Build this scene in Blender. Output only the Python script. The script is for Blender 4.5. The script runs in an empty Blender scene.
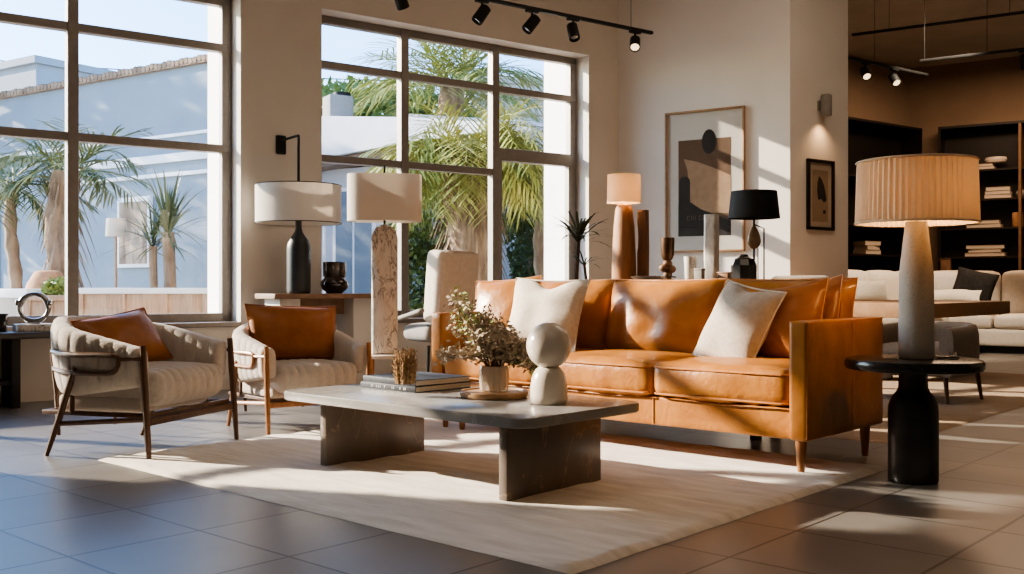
import bpy, bmesh, math, random
from mathutils import Vector, Matrix, Euler, noise

random.seed(7)
COL = bpy.context.scene.collection
R = math.radians
PI = math.pi
CAM_H, F = 0.85, 1020.0


def P(px, py, d):
    return Vector(((px - 512) / F * d, d, CAM_H - (py - 287) / F * d))


def G(px, py, z=0.0):
    d = (CAM_H - z) * F / (py - 287)
    return Vector(((px - 512) / F * d, d, z))


# ------------------------------------------------------------------ materials
MATS = {}


def M(name, c1, c2=None, scale=6.0, rough=0.6, metal=0.0, bump=0.0, bscale=60.0, stretch=(1, 1, 1), detail=4.0,
      lo=0.35, hi=0.65, coat=0.0, spec=0.5, emit=None, estr=0.0, sheen=0.0, trans=0.0, ior=1.45, alpha=1.0):
    m = bpy.data.materials.new(name)
    m.use_nodes = True
    nt = m.node_tree
    b = nt.nodes['Principled BSDF']
    b.inputs['Roughness'].default_value = rough
    b.inputs['Metallic'].default_value = metal
    b.inputs['Coat Weight'].default_value = coat
    b.inputs['Specular IOR Level'].default_value = spec
    b.inputs['Sheen Weight'].default_value = sheen
    b.inputs['Transmission Weight'].default_value = trans
    b.inputs['IOR'].default_value = ior
    tc = nt.nodes.new('ShaderNodeTexCoord')
    mp = nt.nodes.new('ShaderNodeMapping')
    mp.inputs['Scale'].default_value = stretch
    nt.links.new(tc.outputs['Object'], mp.inputs['Vector'])
    if c2 is None:
        c2 = tuple(min(1, x * 0.86) for x in c1)
    n = nt.nodes.new('ShaderNodeTexNoise')
    n.inputs['Scale'].default_value = scale
    n.inputs['Detail'].default_value = detail
    nt.links.new(mp.outputs['Vector'], n.inputs['Vector'])
    r = nt.nodes.new('ShaderNodeValToRGB')
    r.color_ramp.elements[0].position = lo
    r.color_ramp.elements[1].position = hi
    r.color_ramp.elements[0].color = (*c2, 1)
    r.color_ramp.elements[1].color = (*c1, 1)
    nt.links.new(n.outputs['Fac'], r.inputs['Fac'])
    nt.links.new(r.outputs['Color'], b.inputs['Base Color'])
    if bump > 0:
        n2 = nt.nodes.new('ShaderNodeTexNoise')
        n2.inputs['Scale'].default_value = bscale
        n2.inputs['Detail'].default_value = 3
        nt.links.new(mp.outputs['Vector'], n2.inputs['Vector'])
        bp = nt.nodes.new('ShaderNodeBump')
        bp.inputs['Strength'].default_value = bump
        bp.inputs['Distance'].default_value = 0.01
        nt.links.new(n2.outputs['Fac'], bp.inputs['Height'])
        nt.links.new(bp.outputs['Normal'], b.inputs['Normal'])
    if emit:
        b.inputs['Emission Color'].default_value = (*emit, 1)
        b.inputs['Emission Strength'].default_value = estr
    MATS[name] = m
    return m


def glass_pane_mat(name, tint=(0.97, 0.985, 1.0), refl=0.9):
    m = bpy.data.materials.new(name)
    m.use_nodes = True
    nt = m.node_tree
    nt.nodes.clear()
    o = nt.nodes.new('ShaderNodeOutputMaterial')
    mix = nt.nodes.new('ShaderNodeMixShader')
    t = nt.nodes.new('ShaderNodeBsdfTransparent')
    t.inputs['Color'].default_value = (*tint, 1)
    g = nt.nodes.new('ShaderNodeBsdfGlossy')
    g.inputs['Roughness'].default_value = 0.01
    g.inputs['Color'].default_value = (refl, refl, refl, 1)
    lw = nt.nodes.new('ShaderNodeLayerWeight')
    pw = nt.nodes.new('ShaderNodeMath'); pw.operation = 'POWER'; pw.inputs[1].default_value = 5.0
    f = nt.nodes.new('ShaderNodeMath'); f.operation = 'MULTIPLY_ADD'; f.inputs[1].default_value = 0.9; f.inputs[2].default_value = 0.05
    nt.links.new(lw.outputs['Facing'], pw.inputs[0])
    nt.links.new(pw.outputs[0], f.inputs[0])
    nt.links.new(f.outputs[0], mix.inputs[0])
    nt.links.new(t.outputs[0], mix.inputs[1])
    nt.links.new(g.outputs[0], mix.inputs[2])
    nt.links.new(mix.outputs[0], o.inputs[0])
    MATS[name] = m
    return m


def shade_mat(name, c, tr=0.45, pleat=0):
    m = bpy.data.materials.new(name)
    m.use_nodes = True
    nt = m.node_tree
    nt.nodes.clear()
    o = nt.nodes.new('ShaderNodeOutputMaterial')
    mix = nt.nodes.new('ShaderNodeMixShader')
    mix.inputs[0].default_value = tr
    d = nt.nodes.new('ShaderNodeBsdfDiffuse')
    t = nt.nodes.new('ShaderNodeBsdfTranslucent')
    tc = nt.nodes.new('ShaderNodeTexCoord')
    n = nt.nodes.new('ShaderNodeTexNoise')
    n.inputs['Scale'].default_value = 180
    r = nt.nodes.new('ShaderNodeValToRGB')
    r.color_ramp.elements[0].color = (*[x * 0.9 for x in c], 1)
    r.color_ramp.elements[1].color = (*c, 1)
    nt.links.new(tc.outputs['Object'], n.inputs['Vector'])
    nt.links.new(n.outputs['Fac'], r.inputs['Fac'])
    nt.links.new(r.outputs['Color'], d.inputs['Color'])
    nt.links.new(r.outputs['Color'], t.inputs['Color'])
    nt.links.new(d.outputs[0], mix.inputs[1])
    nt.links.new(t.outputs[0], mix.inputs[2])
    nt.links.new(mix.outputs[0], o.inputs[0])
    MATS[name] = m
    return m


def vein_mat(name, base, base2, vein, vscale, vwidth, rough, stretch=(1, 1, 1), amount=1.0, dist=1.2):
    m = M(name, base, base2, scale=5, rough=rough)
    nt = m.node_tree
    b = nt.nodes['Principled BSDF']
    ramp = [n for n in nt.nodes if n.type == 'VALTORGB'][0]
    mp = [n for n in nt.nodes if n.type == 'MAPPING'][0]
    mp.inputs['Scale'].default_value = stretch
    n = nt.nodes.new('ShaderNodeTexNoise')
    n.inputs['Scale'].default_value = vscale
    n.inputs['Detail'].default_value = 5
    n.inputs['Distortion'].default_value = dist
    nt.links.new(mp.outputs[0], n.inputs['Vector'])
    s = nt.nodes.new('ShaderNodeMath'); s.operation = 'SUBTRACT'; s.inputs[1].default_value = 0.5
    a = nt.nodes.new('ShaderNodeMath'); a.operation = 'ABSOLUTE'
    lt = nt.nodes.new('ShaderNodeMapRange')
    lt.inputs['From Min'].default_value = 0.0
    lt.inputs['From Max'].default_value = vwidth
    lt.inputs['To Min'].default_value = amount
    lt.inputs['To Max'].default_value = 0.0
    n3 = nt.nodes.new('ShaderNodeTexNoise'); n3.inputs['Scale'].default_value = 3.0
    nt.links.new(mp.outputs[0], n3.inputs['Vector'])
    gate = nt.nodes.new('ShaderNodeMapRange')
    gate.inputs['From Min'].default_value = 0.38
    gate.inputs['From Max'].default_value = 0.52
    nt.links.new(n3.outputs['Fac'], gate.inputs[0])
    mul = nt.nodes.new('ShaderNodeMath'); mul.operation = 'MULTIPLY'
    mx = nt.nodes.new('ShaderNodeMix'); mx.data_type = 'RGBA'
    nt.links.new(n.outputs['Fac'], s.inputs[0]); nt.links.new(s.outputs[0], a.inputs[0]); nt.links.new(a.outputs[0], lt.inputs[0])
    nt.links.new(lt.outputs[0], mul.inputs[0]); nt.links.new(gate.outputs[0], mul.inputs[1])
    nt.links.new(mul.outputs[0], mx.inputs[0])
    nt.links.new(ramp.outputs['Color'], mx.inputs[6])
    mx.inputs[7].default_value = (*vein, 1)
    nt.links.new(mx.outputs[2], b.inputs['Base Color'])
    return m


plaster = M('plaster', (0.71, 0.65, 0.575), (0.68, 0.62, 0.545), scale=2.5, rough=0.9, bump=0.08, bscale=90, spec=0.2)
white_ext = M('white_render', (0.90, 0.89, 0.87), (0.85, 0.84, 0.82), scale=2, rough=0.9, bump=0.1, bscale=30, spec=0.2)
dark_wall = M('brown_plaster', (0.30, 0.225, 0.165), (0.27, 0.20, 0.148), scale=2, rough=0.9, spec=0.2)
ceil_mat = M('ceiling_paint', (0.55, 0.49, 0.42), scale=2, rough=0.9)
bronze = M('window_bronze', (0.29, 0.26, 0.23), (0.26, 0.23, 0.205), scale=20, rough=0.45, metal=0.3)
black_metal = M('black_metal', (0.014, 0.013, 0.012), (0.018, 0.017, 0.016), scale=12, rough=0.55, spec=0.3)
glass = glass_pane_mat('window_glass')
rug_mat = M('ivory_wool', (0.74, 0.675, 0.595), (0.60, 0.53, 0.45), scale=5, stretch=(0.6, 3.5, 1), rough=0.95, bump=0.9, bscale=14, spec=0.1, sheen=0.2, detail=8)
rug2_mat = M('tan_wool', (0.36, 0.27, 0.19), (0.30, 0.22, 0.15), scale=6, rough=0.95, bump=0.5, bscale=40, spec=0.1, stretch=(1, 4, 1))
leather = M('cognac_leather', (0.45, 0.19, 0.042), (0.34, 0.128, 0.026), scale=7, rough=0.38, bump=0.3, bscale=30, coat=0.1, detail=7)
leather_dk = M('dark_cognac_leather', (0.34, 0.128, 0.032), (0.25, 0.087, 0.02), scale=8, rough=0.4, bump=0.2, bscale=45, detail=7)
leather_edge = M('leather_piping', (0.55, 0.24, 0.08), (0.46, 0.18, 0.05), scale=30, rough=0.45)
linen = M('cream_linen', (0.70, 0.62, 0.52), (0.62, 0.54, 0.44), scale=40, rough=0.95, bump=0.35, bscale=160, sheen=0.2, spec=0.15)
linen_grey = M('stone_linen', (0.45, 0.385, 0.325), (0.40, 0.34, 0.285), scale=40, rough=0.95, bump=0.3, bscale=160, sheen=0.2, spec=0.15)
oat = M('oat_boucle', (0.60, 0.53, 0.455), (0.54, 0.475, 0.405), scale=60, rough=0.95, bump=0.5, bscale=220, sheen=0.25, spec=0.15)
taupe = M('taupe_weave', (0.25, 0.19, 0.14), (0.21, 0.16, 0.117), scale=50, rough=0.95, bump=0.3, bscale=180, sheen=0.2, spec=0.15)
ivory_fab = M('ivory_fabric', (0.68, 0.61, 0.53), (0.62, 0.55, 0.47), scale=30, rough=0.95, bump=0.3, bscale=150, spec=0.15)
char_fab = M('charcoal_fabric', (0.035, 0.03, 0.027), (0.025, 0.022, 0.02), scale=30, rough=0.95, spec=0.15)
walnut = M('walnut', (0.115, 0.058, 0.030), (0.075, 0.037, 0.019), scale=8, stretch=(8, 8, 1), rough=0.42, detail=6)
teak = M('teak', (0.36, 0.165, 0.065), (0.27, 0.115, 0.042), scale=8, stretch=(8, 8, 1), rough=0.42, detail=6)
oak = M('oak', (0.40, 0.245, 0.135), (0.31, 0.18, 0.09), scale=6, stretch=(2, 14, 2), rough=0.5, detail=6)
oak_dk = M('smoked_oak', (0.26, 0.15, 0.085), (0.20, 0.112, 0.06), scale=6, stretch=(2, 14, 2), rough=0.5, detail=6)
log_mat = M('carved_wood', (0.45, 0.235, 0.12), (0.34, 0.165, 0.078), scale=5, stretch=(6, 6, 1), rough=0.55, bump=0.2, bscale=30, detail=6)
log_dk = M('carved_dark_wood', (0.23, 0.115, 0.06), (0.16, 0.075, 0.037), scale=5, stretch=(6, 6, 1), rough=0.55, detail=6)
stone_top = vein_mat('grey_stone', (0.29, 0.275, 0.26), (0.245, 0.235, 0.22), (0.50, 0.46, 0.42), 3.5, 0.012, 0.2, amount=0.5)
stone_leg = vein_mat('brown_marble', (0.19, 0.155, 0.13), (0.15, 0.122, 0.102), (0.45, 0.32, 0.22), 3.2, 0.006, 0.3, stretch=(1, 1.6, .7), amount=0.8, dist=.25)
black_stone = vein_mat('black_stone', (0.028, 0.025, 0.024), (0.018, 0.016, 0.015), (0.12, 0.11, 0.10), 3, 0.01, 0.22, amount=0.4)
marble = vein_mat('veined_marble', (0.66, 0.625, 0.57), (0.56, 0.52, 0.465), (0.085, 0.07, 0.06), 5.5, 0.05, 0.35, stretch=(3.0, 3.0, 1.4), amount=0.9, dist=1.8)
black_ceramic = M('black_ceramic', (0.022, 0.022, 0.023), (0.03, 0.03, 0.03), scale=8, rough=0.42)
brown_glaze = M('brown_black_glaze', (0.05, 0.032, 0.022), (0.015, 0.011, 0.009), scale=3, stretch=(1, 1, 6), rough=0.12, coat=0.5)
cream_gloss = M('cream_gloss', (0.66, 0.585, 0.495), (0.655, 0.58, 0.49), scale=4, rough=0.22, coat=0.3)
concrete = M('speckled_concrete', (0.46, 0.42, 0.37), (0.39, 0.355, 0.31), scale=120, rough=0.75, bump=0.2, bscale=90, lo=0.3, hi=0.5)
silver = M('antique_silver', (0.55, 0.53, 0.50), (0.32, 0.30, 0.28), scale=14, rough=0.25, metal=1.0)
silver_leaf = M('silver_leaf', (0.82, 0.79, 0.74), (0.55, 0.51, 0.46), scale=30, stretch=(1, 1, .5), rough=0.4, metal=0.2)
bronze_cup = M('aged_bronze', (0.12, 0.065, 0.035), (0.08, 0.042, 0.022), scale=14, rough=0.4, metal=0.6)
bead_wood = M('bead_wood', (0.20, 0.10, 0.05), (0.12, 0.06, 0.03), scale=20, rough=0.5)
paper_white = M('paper', (0.72, 0.66, 0.57), (0.60, 0.52, 0.43), scale=3, stretch=(1, 1, 120), rough=0.9)
book_navy = M('slate_cloth', (0.042, 0.047, 0.056), (0.03, 0.034, 0.042), scale=60, rough=0.5)
mat_board = M('mat_board', (0.66, 0.61, 0.54), (0.65, 0.60, 0.53), scale=4, rough=0.9)
ink_brown = M('ink_brown', (0.17, 0.105, 0.065), (0.145, 0.09, 0.056), scale=14, rough=0.9)
ink_sun_patch = M('ink_sun_patch', (0.43, 0.29, 0.18), (0.37, 0.245, 0.15), scale=14, rough=0.9)  # lighter tone for the sunlight painted into the big print
ink_dark = M('ink_charcoal', (0.032, 0.030, 0.029), (0.042, 0.038, 0.035), scale=14, rough=0.9)
ink_beige = M('ink_beige', (0.34, 0.26, 0.18), (0.31, 0.235, 0.16), scale=10, rough=0.9)
shade_white = shade_mat('white_linen_shade', (0.82, 0.76, 0.68), 0.35)
shade_cream = shade_mat('cream_shade', (0.80, 0.70, 0.58), 0.4)
shade_pleat = shade_mat('pleated_shade', (0.78, 0.68, 0.56), 0.3)
shade_black = M('black_shade', (0.022, 0.022, 0.024), (0.018, 0.018, 0.019), scale=100, rough=0.75)
lens_on = M('lamp_lens', (1, 0.8, 0.55), rough=0.5, emit=(1, 0.72, 0.42), estr=1.6)
clear_glass = M('clear_glass', (0.95, 0.95, 0.93), (0.93, 0.93, 0.92), rough=0.03, trans=1.0, ior=1.45)
amber_glass = M('smoky_beige_glass', (0.80, 0.70, 0.58), (0.74, 0.62, 0.50), scale=8, rough=0.12, trans=0.6, ior=1.45)
smoke_glass = M('smoke_glass', (0.045, 0.042, 0.04), (0.03, 0.03, 0.03), rough=0.1, coat=0.6)
dry_leaf = M('dried_leaf', (0.55, 0.45, 0.335), (0.27, 0.21, 0.15), scale=14, rough=0.75)
green_sprig = M('sprig_green', (0.42, 0.50, 0.20), (0.25, 0.30, 0.12), scale=18, rough=0.7)
twig = M('twig', (0.13, 0.08, 0.05), (0.09, 0.055, 0.03), scale=30, rough=0.8)
bud_mat = M('dried_bud', (0.46, 0.30, 0.15), (0.22, 0.13, 0.065), scale=50, rough=0.7)
dark_leaf = M('dark_leaf', (0.055, 0.075, 0.035), (0.035, 0.05, 0.025), scale=10, rough=0.45)
palm_leaf = M('palm_leaf', (0.47, 0.45, 0.14), (0.20, 0.26, 0.07), scale=1.6, rough=0.5)
palm_leaf2 = M('palm_leaf_dusty', (0.22, 0.25, 0.11), (0.12, 0.155, 0.065), scale=2.0, rough=0.55)
palm_bark = M('palm_bark', (0.34, 0.25, 0.17), (0.17, 0.115, 0.075), scale=9, stretch=(1, 1, .35), rough=0.9, bump=0.8, bscale=20)
hedge_leaf = M('hedge_leaf', (0.085, 0.14, 0.04), (0.045, 0.08, 0.02), scale=3, rough=0.6)
bush_leaf = M('bush_leaf', (0.23, 0.29, 0.08), (0.13, 0.18, 0.045), scale=2, rough=0.6)
lime_leaf = M('lime_leaf', (0.45, 0.48, 0.12), (0.30, 0.36, 0.08), scale=3, rough=0.6)
terracotta = M('terracotta', (0.50, 0.28, 0.15), (0.40, 0.21, 0.10), scale=18, rough=0.85)
crate_wood = M('weathered_wood', (0.36, 0.25, 0.17), (0.26, 0.175, 0.115), scale=5, stretch=(10, 1, 1), rough=0.8)
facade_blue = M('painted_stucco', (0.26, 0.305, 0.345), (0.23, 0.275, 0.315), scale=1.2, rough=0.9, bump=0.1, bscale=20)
neighbour = M('grey_stucco', (0.30, 0.33, 0.37), (0.27, 0.30, 0.34), scale=1.2, rough=0.9)
fascia_grey = M('grey_fascia', (0.62, 0.64, 0.67), (0.57, 0.59, 0.62), scale=1.5, rough=0.85)
rock_pale = M('pale_stone', (0.62, 0.57, 0.50), (0.48, 0.43, 0.37), scale=1.4, rough=0.9)
eave_brown = M('brown_eave', (0.30, 0.21, 0.145), (0.24, 0.165, 0.11), scale=5, rough=0.8)
dark_window = M('dark_pane', (0.18, 0.22, 0.26), (0.26, 0.30, 0.33), scale=1.5, rough=0.15)
paving = M('pale_paving', (0.50, 0.46, 0.40), (0.42, 0.385, 0.33), scale=3, rough=0.9)
canvas_mix = M('abstract_canvas', (0.50, 0.38, 0.27), (0.16, 0.095, 0.06), scale=2.4, stretch=(3, 1, .6), rough=0.8, detail=6)
black_wood = M('black_lacquer', (0.010, 0.008, 0.007), (0.014, 0.011, 0.010), scale=12, rough=0.45)
dim_book = M('taupe_cover', (0.30, 0.20, 0.13), (0.24, 0.16, 0.10), scale=20, rough=0.8)
pale_book = M('pale_cover', (0.46, 0.36, 0.27), (0.40, 0.31, 0.23), scale=20, rough=0.8)
dark_bench = M('dark_bench', (0.075, 0.070, 0.066), (0.058, 0.054, 0.05), scale=8, rough=0.3)
pale_grey = M('pale_grey_fabric', (0.30, 0.28, 0.258), (0.26, 0.245, 0.225), scale=30, rough=0.9)
white_bulb = M('frosted_white', (0.8, 0.78, 0.74), (0.78, 0.76, 0.72), rough=0.4)
white_ink = M('white_foil', (0.75, 0.72, 0.67), (0.7, 0.67, 0.62), rough=0.5)
ribbed_art_text = M('faded_ink', (0.20, 0.15, 0.11), (0.17, 0.13, 0.09), scale=60, rough=0.9)


def floor_material():
    m = bpy.data.materials.new('slate_tile')
    m.use_nodes = True
    nt = m.node_tree
    b = nt.nodes['Principled BSDF']
    tc = nt.nodes.new('ShaderNodeTexCoord')
    br = nt.nodes.new('ShaderNodeTexBrick')
    br.offset = 0.0
    br.squash = 1.0
    br.inputs['Scale'].default_value = 1.0
    br.inputs['Brick Width'].default_value = 0.52
    br.inputs['Row Height'].default_value = 0.46
    br.inputs['Mortar Size'].default_value = 0.0065
    br.inputs['Mortar Smooth'].default_value = 0.3
    br.inputs['Color1'].default_value = (0.165, 0.152, 0.140, 1)
    br.inputs['Color2'].default_value = (0.135, 0.125, 0.115, 1)
    br.inputs['Mortar'].default_value = (0.035, 0.031, 0.028, 1)
    nt.links.new(tc.outputs['Object'], br.inputs['Vector'])
    n = nt.nodes.new('ShaderNodeTexNoise')
    n.inputs['Scale'].default_value = 3
    n.inputs['Detail'].default_value = 4
    nt.links.new(tc.outputs['Object'], n.inputs['Vector'])
    mx = nt.nodes.new('ShaderNodeMix'); mx.data_type = 'RGBA'; mx.blend_type = 'OVERLAY'
    mx.inputs[0].default_value = 0.35
    nt.links.new(br.outputs['Color'], mx.inputs[6])
    nt.links.new(n.outputs['Fac'], mx.inputs[7])
    nt.links.new(mx.outputs[2], b.inputs['Base Color'])
    mr = nt.nodes.new('ShaderNodeMapRange')
    mr.inputs['To Min'].default_value = 0.29
    mr.inputs['To Max'].default_value = 0.37
    nt.links.new(n.outputs['Fac'], mr.inputs[0])
    nt.links.new(mr.outputs[0], b.inputs['Roughness'])
    s = nt.nodes.new('ShaderNodeMath'); s.operation = 'MULTIPLY_ADD'
    s.inputs[1].default_value = -1.0
    nt.links.new(br.outputs['Fac'], s.inputs[0])
    nz = nt.nodes.new('ShaderNodeMath'); nz.operation = 'MULTIPLY'; nz.inputs[1].default_value = 0.10
    nt.links.new(n.outputs['Fac'], nz.inputs[0])
    nt.links.new(nz.outputs[0], s.inputs[2])
    bp = nt.nodes.new('ShaderNodeBump')
    bp.inputs['Strength'].default_value = 0.25
    bp.inputs['Distance'].default_value = 0.004
    nt.links.new(s.outputs[0], bp.inputs['Height'])
    nt.links.new(bp.outputs['Normal'], b.inputs['Normal'])
    return m


# ------------------------------------------------------------------ mesh helpers
def T(x=0, y=0, z=0, rz=0, rx=0, ry=0):
    return Matrix.Translation((x, y, z)) @ Euler((rx, ry, rz), 'XYZ').to_matrix().to_4x4()


I4 = Matrix.Identity(4)


def bx(bm, x0, x1, y0, y1, z0, z1, mt=I4, bev=0.0, seg=2):
    vs = [bm.verts.new(mt @ Vector(p)) for p in
          ((x0, y0, z0), (x1, y0, z0), (x1, y1, z0), (x0, y1, z0), (x0, y0, z1), (x1, y0, z1), (x1, y1, z1), (x0, y1, z1))]
    fs = [bm.faces.new([vs[i] for i in f]) for f in
          ((3, 2, 1, 0), (4, 5, 6, 7), (0, 1, 5, 4), (1, 2, 6, 5), (2, 3, 7, 6), (3, 0, 4, 7))]
    if bev > 0:
        es = list({e for f in fs for e in f.edges})
        bmesh.ops.bevel(bm, geom=es, offset=bev, segments=seg, affect='EDGES', profile=0.5)
    return bm


def lathe(bm, prof, seg=32, mt=I4, cap=True, ang0=0.0):
    rings = []
    for r, z in prof:
        rings.append([bm.verts.new(mt @ Vector((max(r, 1e-4) * math.cos(ang0 + 2 * PI * i / seg), max(r, 1e-4) * math.sin(ang0 + 2 * PI * i / seg), z))) for i in range(seg)])
    for a, b in zip(rings, rings[1:]):
        for i in range(seg):
            j = (i + 1) % seg
            bm.faces.new((a[i], a[j], b[j], b[i]))
    if cap:
        bm.faces.new(list(reversed(rings[0])))
        bm.faces.new(rings[-1])
    return bm


def tube(bm, pts, rad, seg=8, closed=False, caps=True, mt=I4):
    pts = [mt @ Vector(p) for p in pts]
    n = len(pts)
    rads = rad if isinstance(rad, (list, tuple)) else [rad] * n
    tang = []
    for i in range(n):
        if closed:
            t = pts[(i + 1) % n] - pts[i - 1]
        else:
            t = pts[min(i + 1, n - 1)] - pts[max(i - 1, 0)]
        tang.append(t.normalized() if t.length > 1e-9 else Vector((0, 0, 1)))
    ref = Vector((0, 0, 1)) if abs(tang[0].z) < 0.9 else Vector((1, 0, 0))
    nrm = (ref - tang[0] * ref.dot(tang[0])).normalized()
    rings = []
    for i in range(n):
        nrm = (nrm - tang[i] * nrm.dot(tang[i]))
        nrm = nrm.normalized() if nrm.length > 1e-6 else tang[i].orthogonal().normalized()
        bn = tang[i].cross(nrm)
        rings.append([bm.verts.new(pts[i] + rads[i] * (math.cos(2 * PI * k / seg) * nrm + math.sin(2 * PI * k / seg) * bn)) for k in range(seg)])
    rng = range(n) if closed else range(n - 1)
    for i in rng:
        a, b = rings[i], rings[(i + 1) % n]
        for k in range(seg):
            j = (k + 1) % seg
            bm.faces.new((a[k], a[j], b[j], b[k]))
    if caps and not closed:
        bm.faces.new(list(reversed(rings[0])))
        bm.faces.new(rings[-1])
    return bm


def smooth_path(pts, n=8, closed=False):
    """Catmull-Rom through pts."""
    pts = [Vector(p) for p in pts]
    out = []
    m = len(pts)
    for i in range(m if closed else m - 1):
        if closed:
            p0, p1, p2, p3 = pts[i - 1], pts[i], pts[(i + 1) % m], pts[(i + 2) % m]
        else:
            p0, p1, p2, p3 = pts[max(i - 1, 0)], pts[i], pts[i + 1], pts[min(i + 2, m - 1)]
        for k in range(n):
            t = k / n
            out.append(0.5 * ((2 * p1) + (-p0 + p2) * t + (2 * p0 - 5 * p1 + 4 * p2 - p3) * t * t + (-p0 + 3 * p1 - 3 * p2 + p3) * t ** 3))
    if not closed:
        out.append(pts[-1])
    return out


def rrect(w, d, r, n=6):
    out = []
    for cx, cy, a0 in ((w / 2 - r, d / 2 - r, 0), (-w / 2 + r, d / 2 - r, 90), (-w / 2 + r, -d / 2 + r, 180), (w / 2 - r, -d / 2 + r, 270)):
        for i in range(n + 1):
            a = R(a0 + 90 * i / n)
            out.append((cx + r * math.cos(a), cy + r * math.sin(a)))
    return out


def prism(bm, poly, z0, z1, mt=I4, bev=0.0, seg=2):
    lo = [bm.verts.new(mt @ Vector((x, y, z0))) for x, y in poly]
    hi = [bm.verts.new(mt @ Vector((x, y, z1))) for x, y in poly]
    n = len(poly)
    fb = bm.faces.new(list(reversed(lo)))
    ft = bm.faces.new(hi)
    for i in range(n):
        j = (i + 1) % n
        bm.faces.new((lo[i], lo[j], hi[j], hi[i]))
    if bev > 0:
        bmesh.ops.bevel(bm, geom=list(ft.edges) + list(fb.edges), offset=bev, segments=seg, affect='EDGES', profile=0.5)
    return bm


def softbox(bm, c, size, r=0.04, n=10, puff=(0, 0, 0), wr=0.0, wf=6.0, seed=0.0, mt=I4, warp=None):
    """rounded cushion block."""
    h = Vector(size) / 2
    c = Vector(c)
    r = min(r, min(h) * 0.98)
    cache = {}

    def vert(p):
        q = Vector((p[0] * h.x, p[1] * h.y, p[2] * h.z))
        inner = Vector([max(-(h[i] - r), min(h[i] - r, q[i])) for i in range(3)])
        dlt = q - inner
        if dlt.length > 1e-9:
            mx = max(abs(dlt.x), abs(dlt.y), abs(dlt.z))
            nz = [abs(dlt[i]) for i in range(3)]
            q = inner + dlt.normalized() * min(r, mx if sum(1 for v in nz if v > 1e-6) == 1 else r)
        nx, ny, nz_ = q.x / h.x, q.y / h.y, q.z / h.z
        s = lambda v: (1 - min(1, abs(v)) ** 2.2)
        d = Vector((puff[0] * nx * s(ny) * s(nz_), puff[1] * ny * s(nx) * s(nz_), puff[2] * nz_ * s(nx) * s(ny)))
        q = q + d
        if wr:
            nn = noise.noise_vector((q + c) * wf + Vector((seed, seed * 1.7, -seed)))
            q = q + nn * wr
        if warp:
            q = warp(q)
        return q

    def key(p):
        return (round(p[0], 5), round(p[1], 5), round(p[2], 5))

    ts = [math.sin((-1 + 2 * i / n) * PI / 2) for i in range(n + 1)]
    for ax in range(3):
        for sg in (-1, 1):
            g = []
            for i in range(n + 1):
                row = []
                for j in range(n + 1):
                    p = [0, 0, 0]
                    p[ax] = sg
                    p[(ax + 1) % 3] = ts[i]
                    p[(ax + 2) % 3] = ts[j]
                    k = key(p)
                    if k not in cache:
                        cache[k] = bm.verts.new(mt @ (vert(p) + c))
                    row.append(cache[k])
                g.append(row)
            for i in range(n):
                for j in range(n):
                    f = (g[i][j], g[i + 1][j], g[i + 1][j + 1], g[i][j + 1])
                    bm.faces.new(f if sg > 0 else tuple(reversed(f)))
    return bm


def pillow(bm, w, h, t, n=18, pinch=0.07, wr=0.012, seed=0.0, chop=0.0, mt=I4):
    """throw cushion lying in the x-z plane, thickness along y, bottom edge at z=0."""
    gr = {}
    for s in (-1, 1):
        for i in range(n + 1):
            for j in range(n + 1):
                u, v = -1 + 2 * i / n, -1 + 2 * j / n
                edge = i in (0, n) or j in (0, n)
                if edge and (1, i, j) in gr or edge and (-1, i, j) in gr:
                    gr[(s, i, j)] = gr.get((-s, i, j))
                    continue
                x = w / 2 * u * (1 - pinch * (1 - v * v) * abs(u) ** 1.5)
                z = h / 2 * v * (1 - pinch * (1 - u * u) * abs(v) ** 1.5)
                y = s * t / 2 * (max(0, (1 - abs(u) ** 2.6)) * max(0, (1 - abs(v) ** 2.6))) ** 0.62
                if chop:
                    z -= chop * math.exp(-(u / 0.33) ** 2) * max(0, v) ** 2
                nn = noise.noise_vector(Vector((x * 7 + seed, y * 4, z * 7 - seed)))
                y += nn.y * wr * (0 if edge else 1)
                x += nn.x * wr * 0.5
                z += nn.z * wr * 0.5
                gr[(s, i, j)] = bm.verts.new(mt @ Vector((x, y, z + h / 2)))
    for s in (-1, 1):
        for i in range(n):
            for j in range(n):
                f = (gr[(s, i, j)], gr[(s, i + 1, j)], gr[(s, i + 1, j + 1)], gr[(s, i, j + 1)])
                bm.faces.new(f if s < 0 else tuple(reversed(f)))
    return bm


def pillow_edge(w, h, pinch=0.07, n=10):
    pts = []
    for k in range(4):
        for i in range(n):
            a = -1 + 2 * i / n
            u, v = ((a, -1), (1, a), (-a, 1), (-1, -a))[k]
            pts.append((w / 2 * u * (1 - pinch * (1 - v * v) * abs(u) ** 1.5), 0, h / 2 * v * (1 - pinch * (1 - u * u) * abs(v) ** 1.5) + h / 2))
    return pts


def quad(bm, a, b, c, d):
    return bm.faces.new([bm.verts.new(Vector(p)) for p in (a, b, c, d)])


def leaf_blade(bm, base, direction, length, width, droop, up=Vector((0, 0, 1)), n=5):
    """tapered, drooping blade of a palm-like plant."""
    d = Vector(direction).normalized()
    side = d.cross(up)
    side = side.normalized() if side.length > 1e-4 else Vector((1, 0, 0))
    prev = None
    p = Vector(base)
    for i in range(n + 1):
        t = i / n
        wv = width * (0.55 + 1.3 * t) * (1 - t) ** 0.75 if t < 1 else 0.0005
        a, b = bm.verts.new(p - side * wv), bm.verts.new(p + side * wv)
        if prev:
            bm.faces.new((prev[0], prev[1], b, a))
        prev = (a, b)
        dd = (d - Vector((0, 0, 1)) * droop * t * t * 1.6).normalized()
        p = p + dd * length / n


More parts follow.
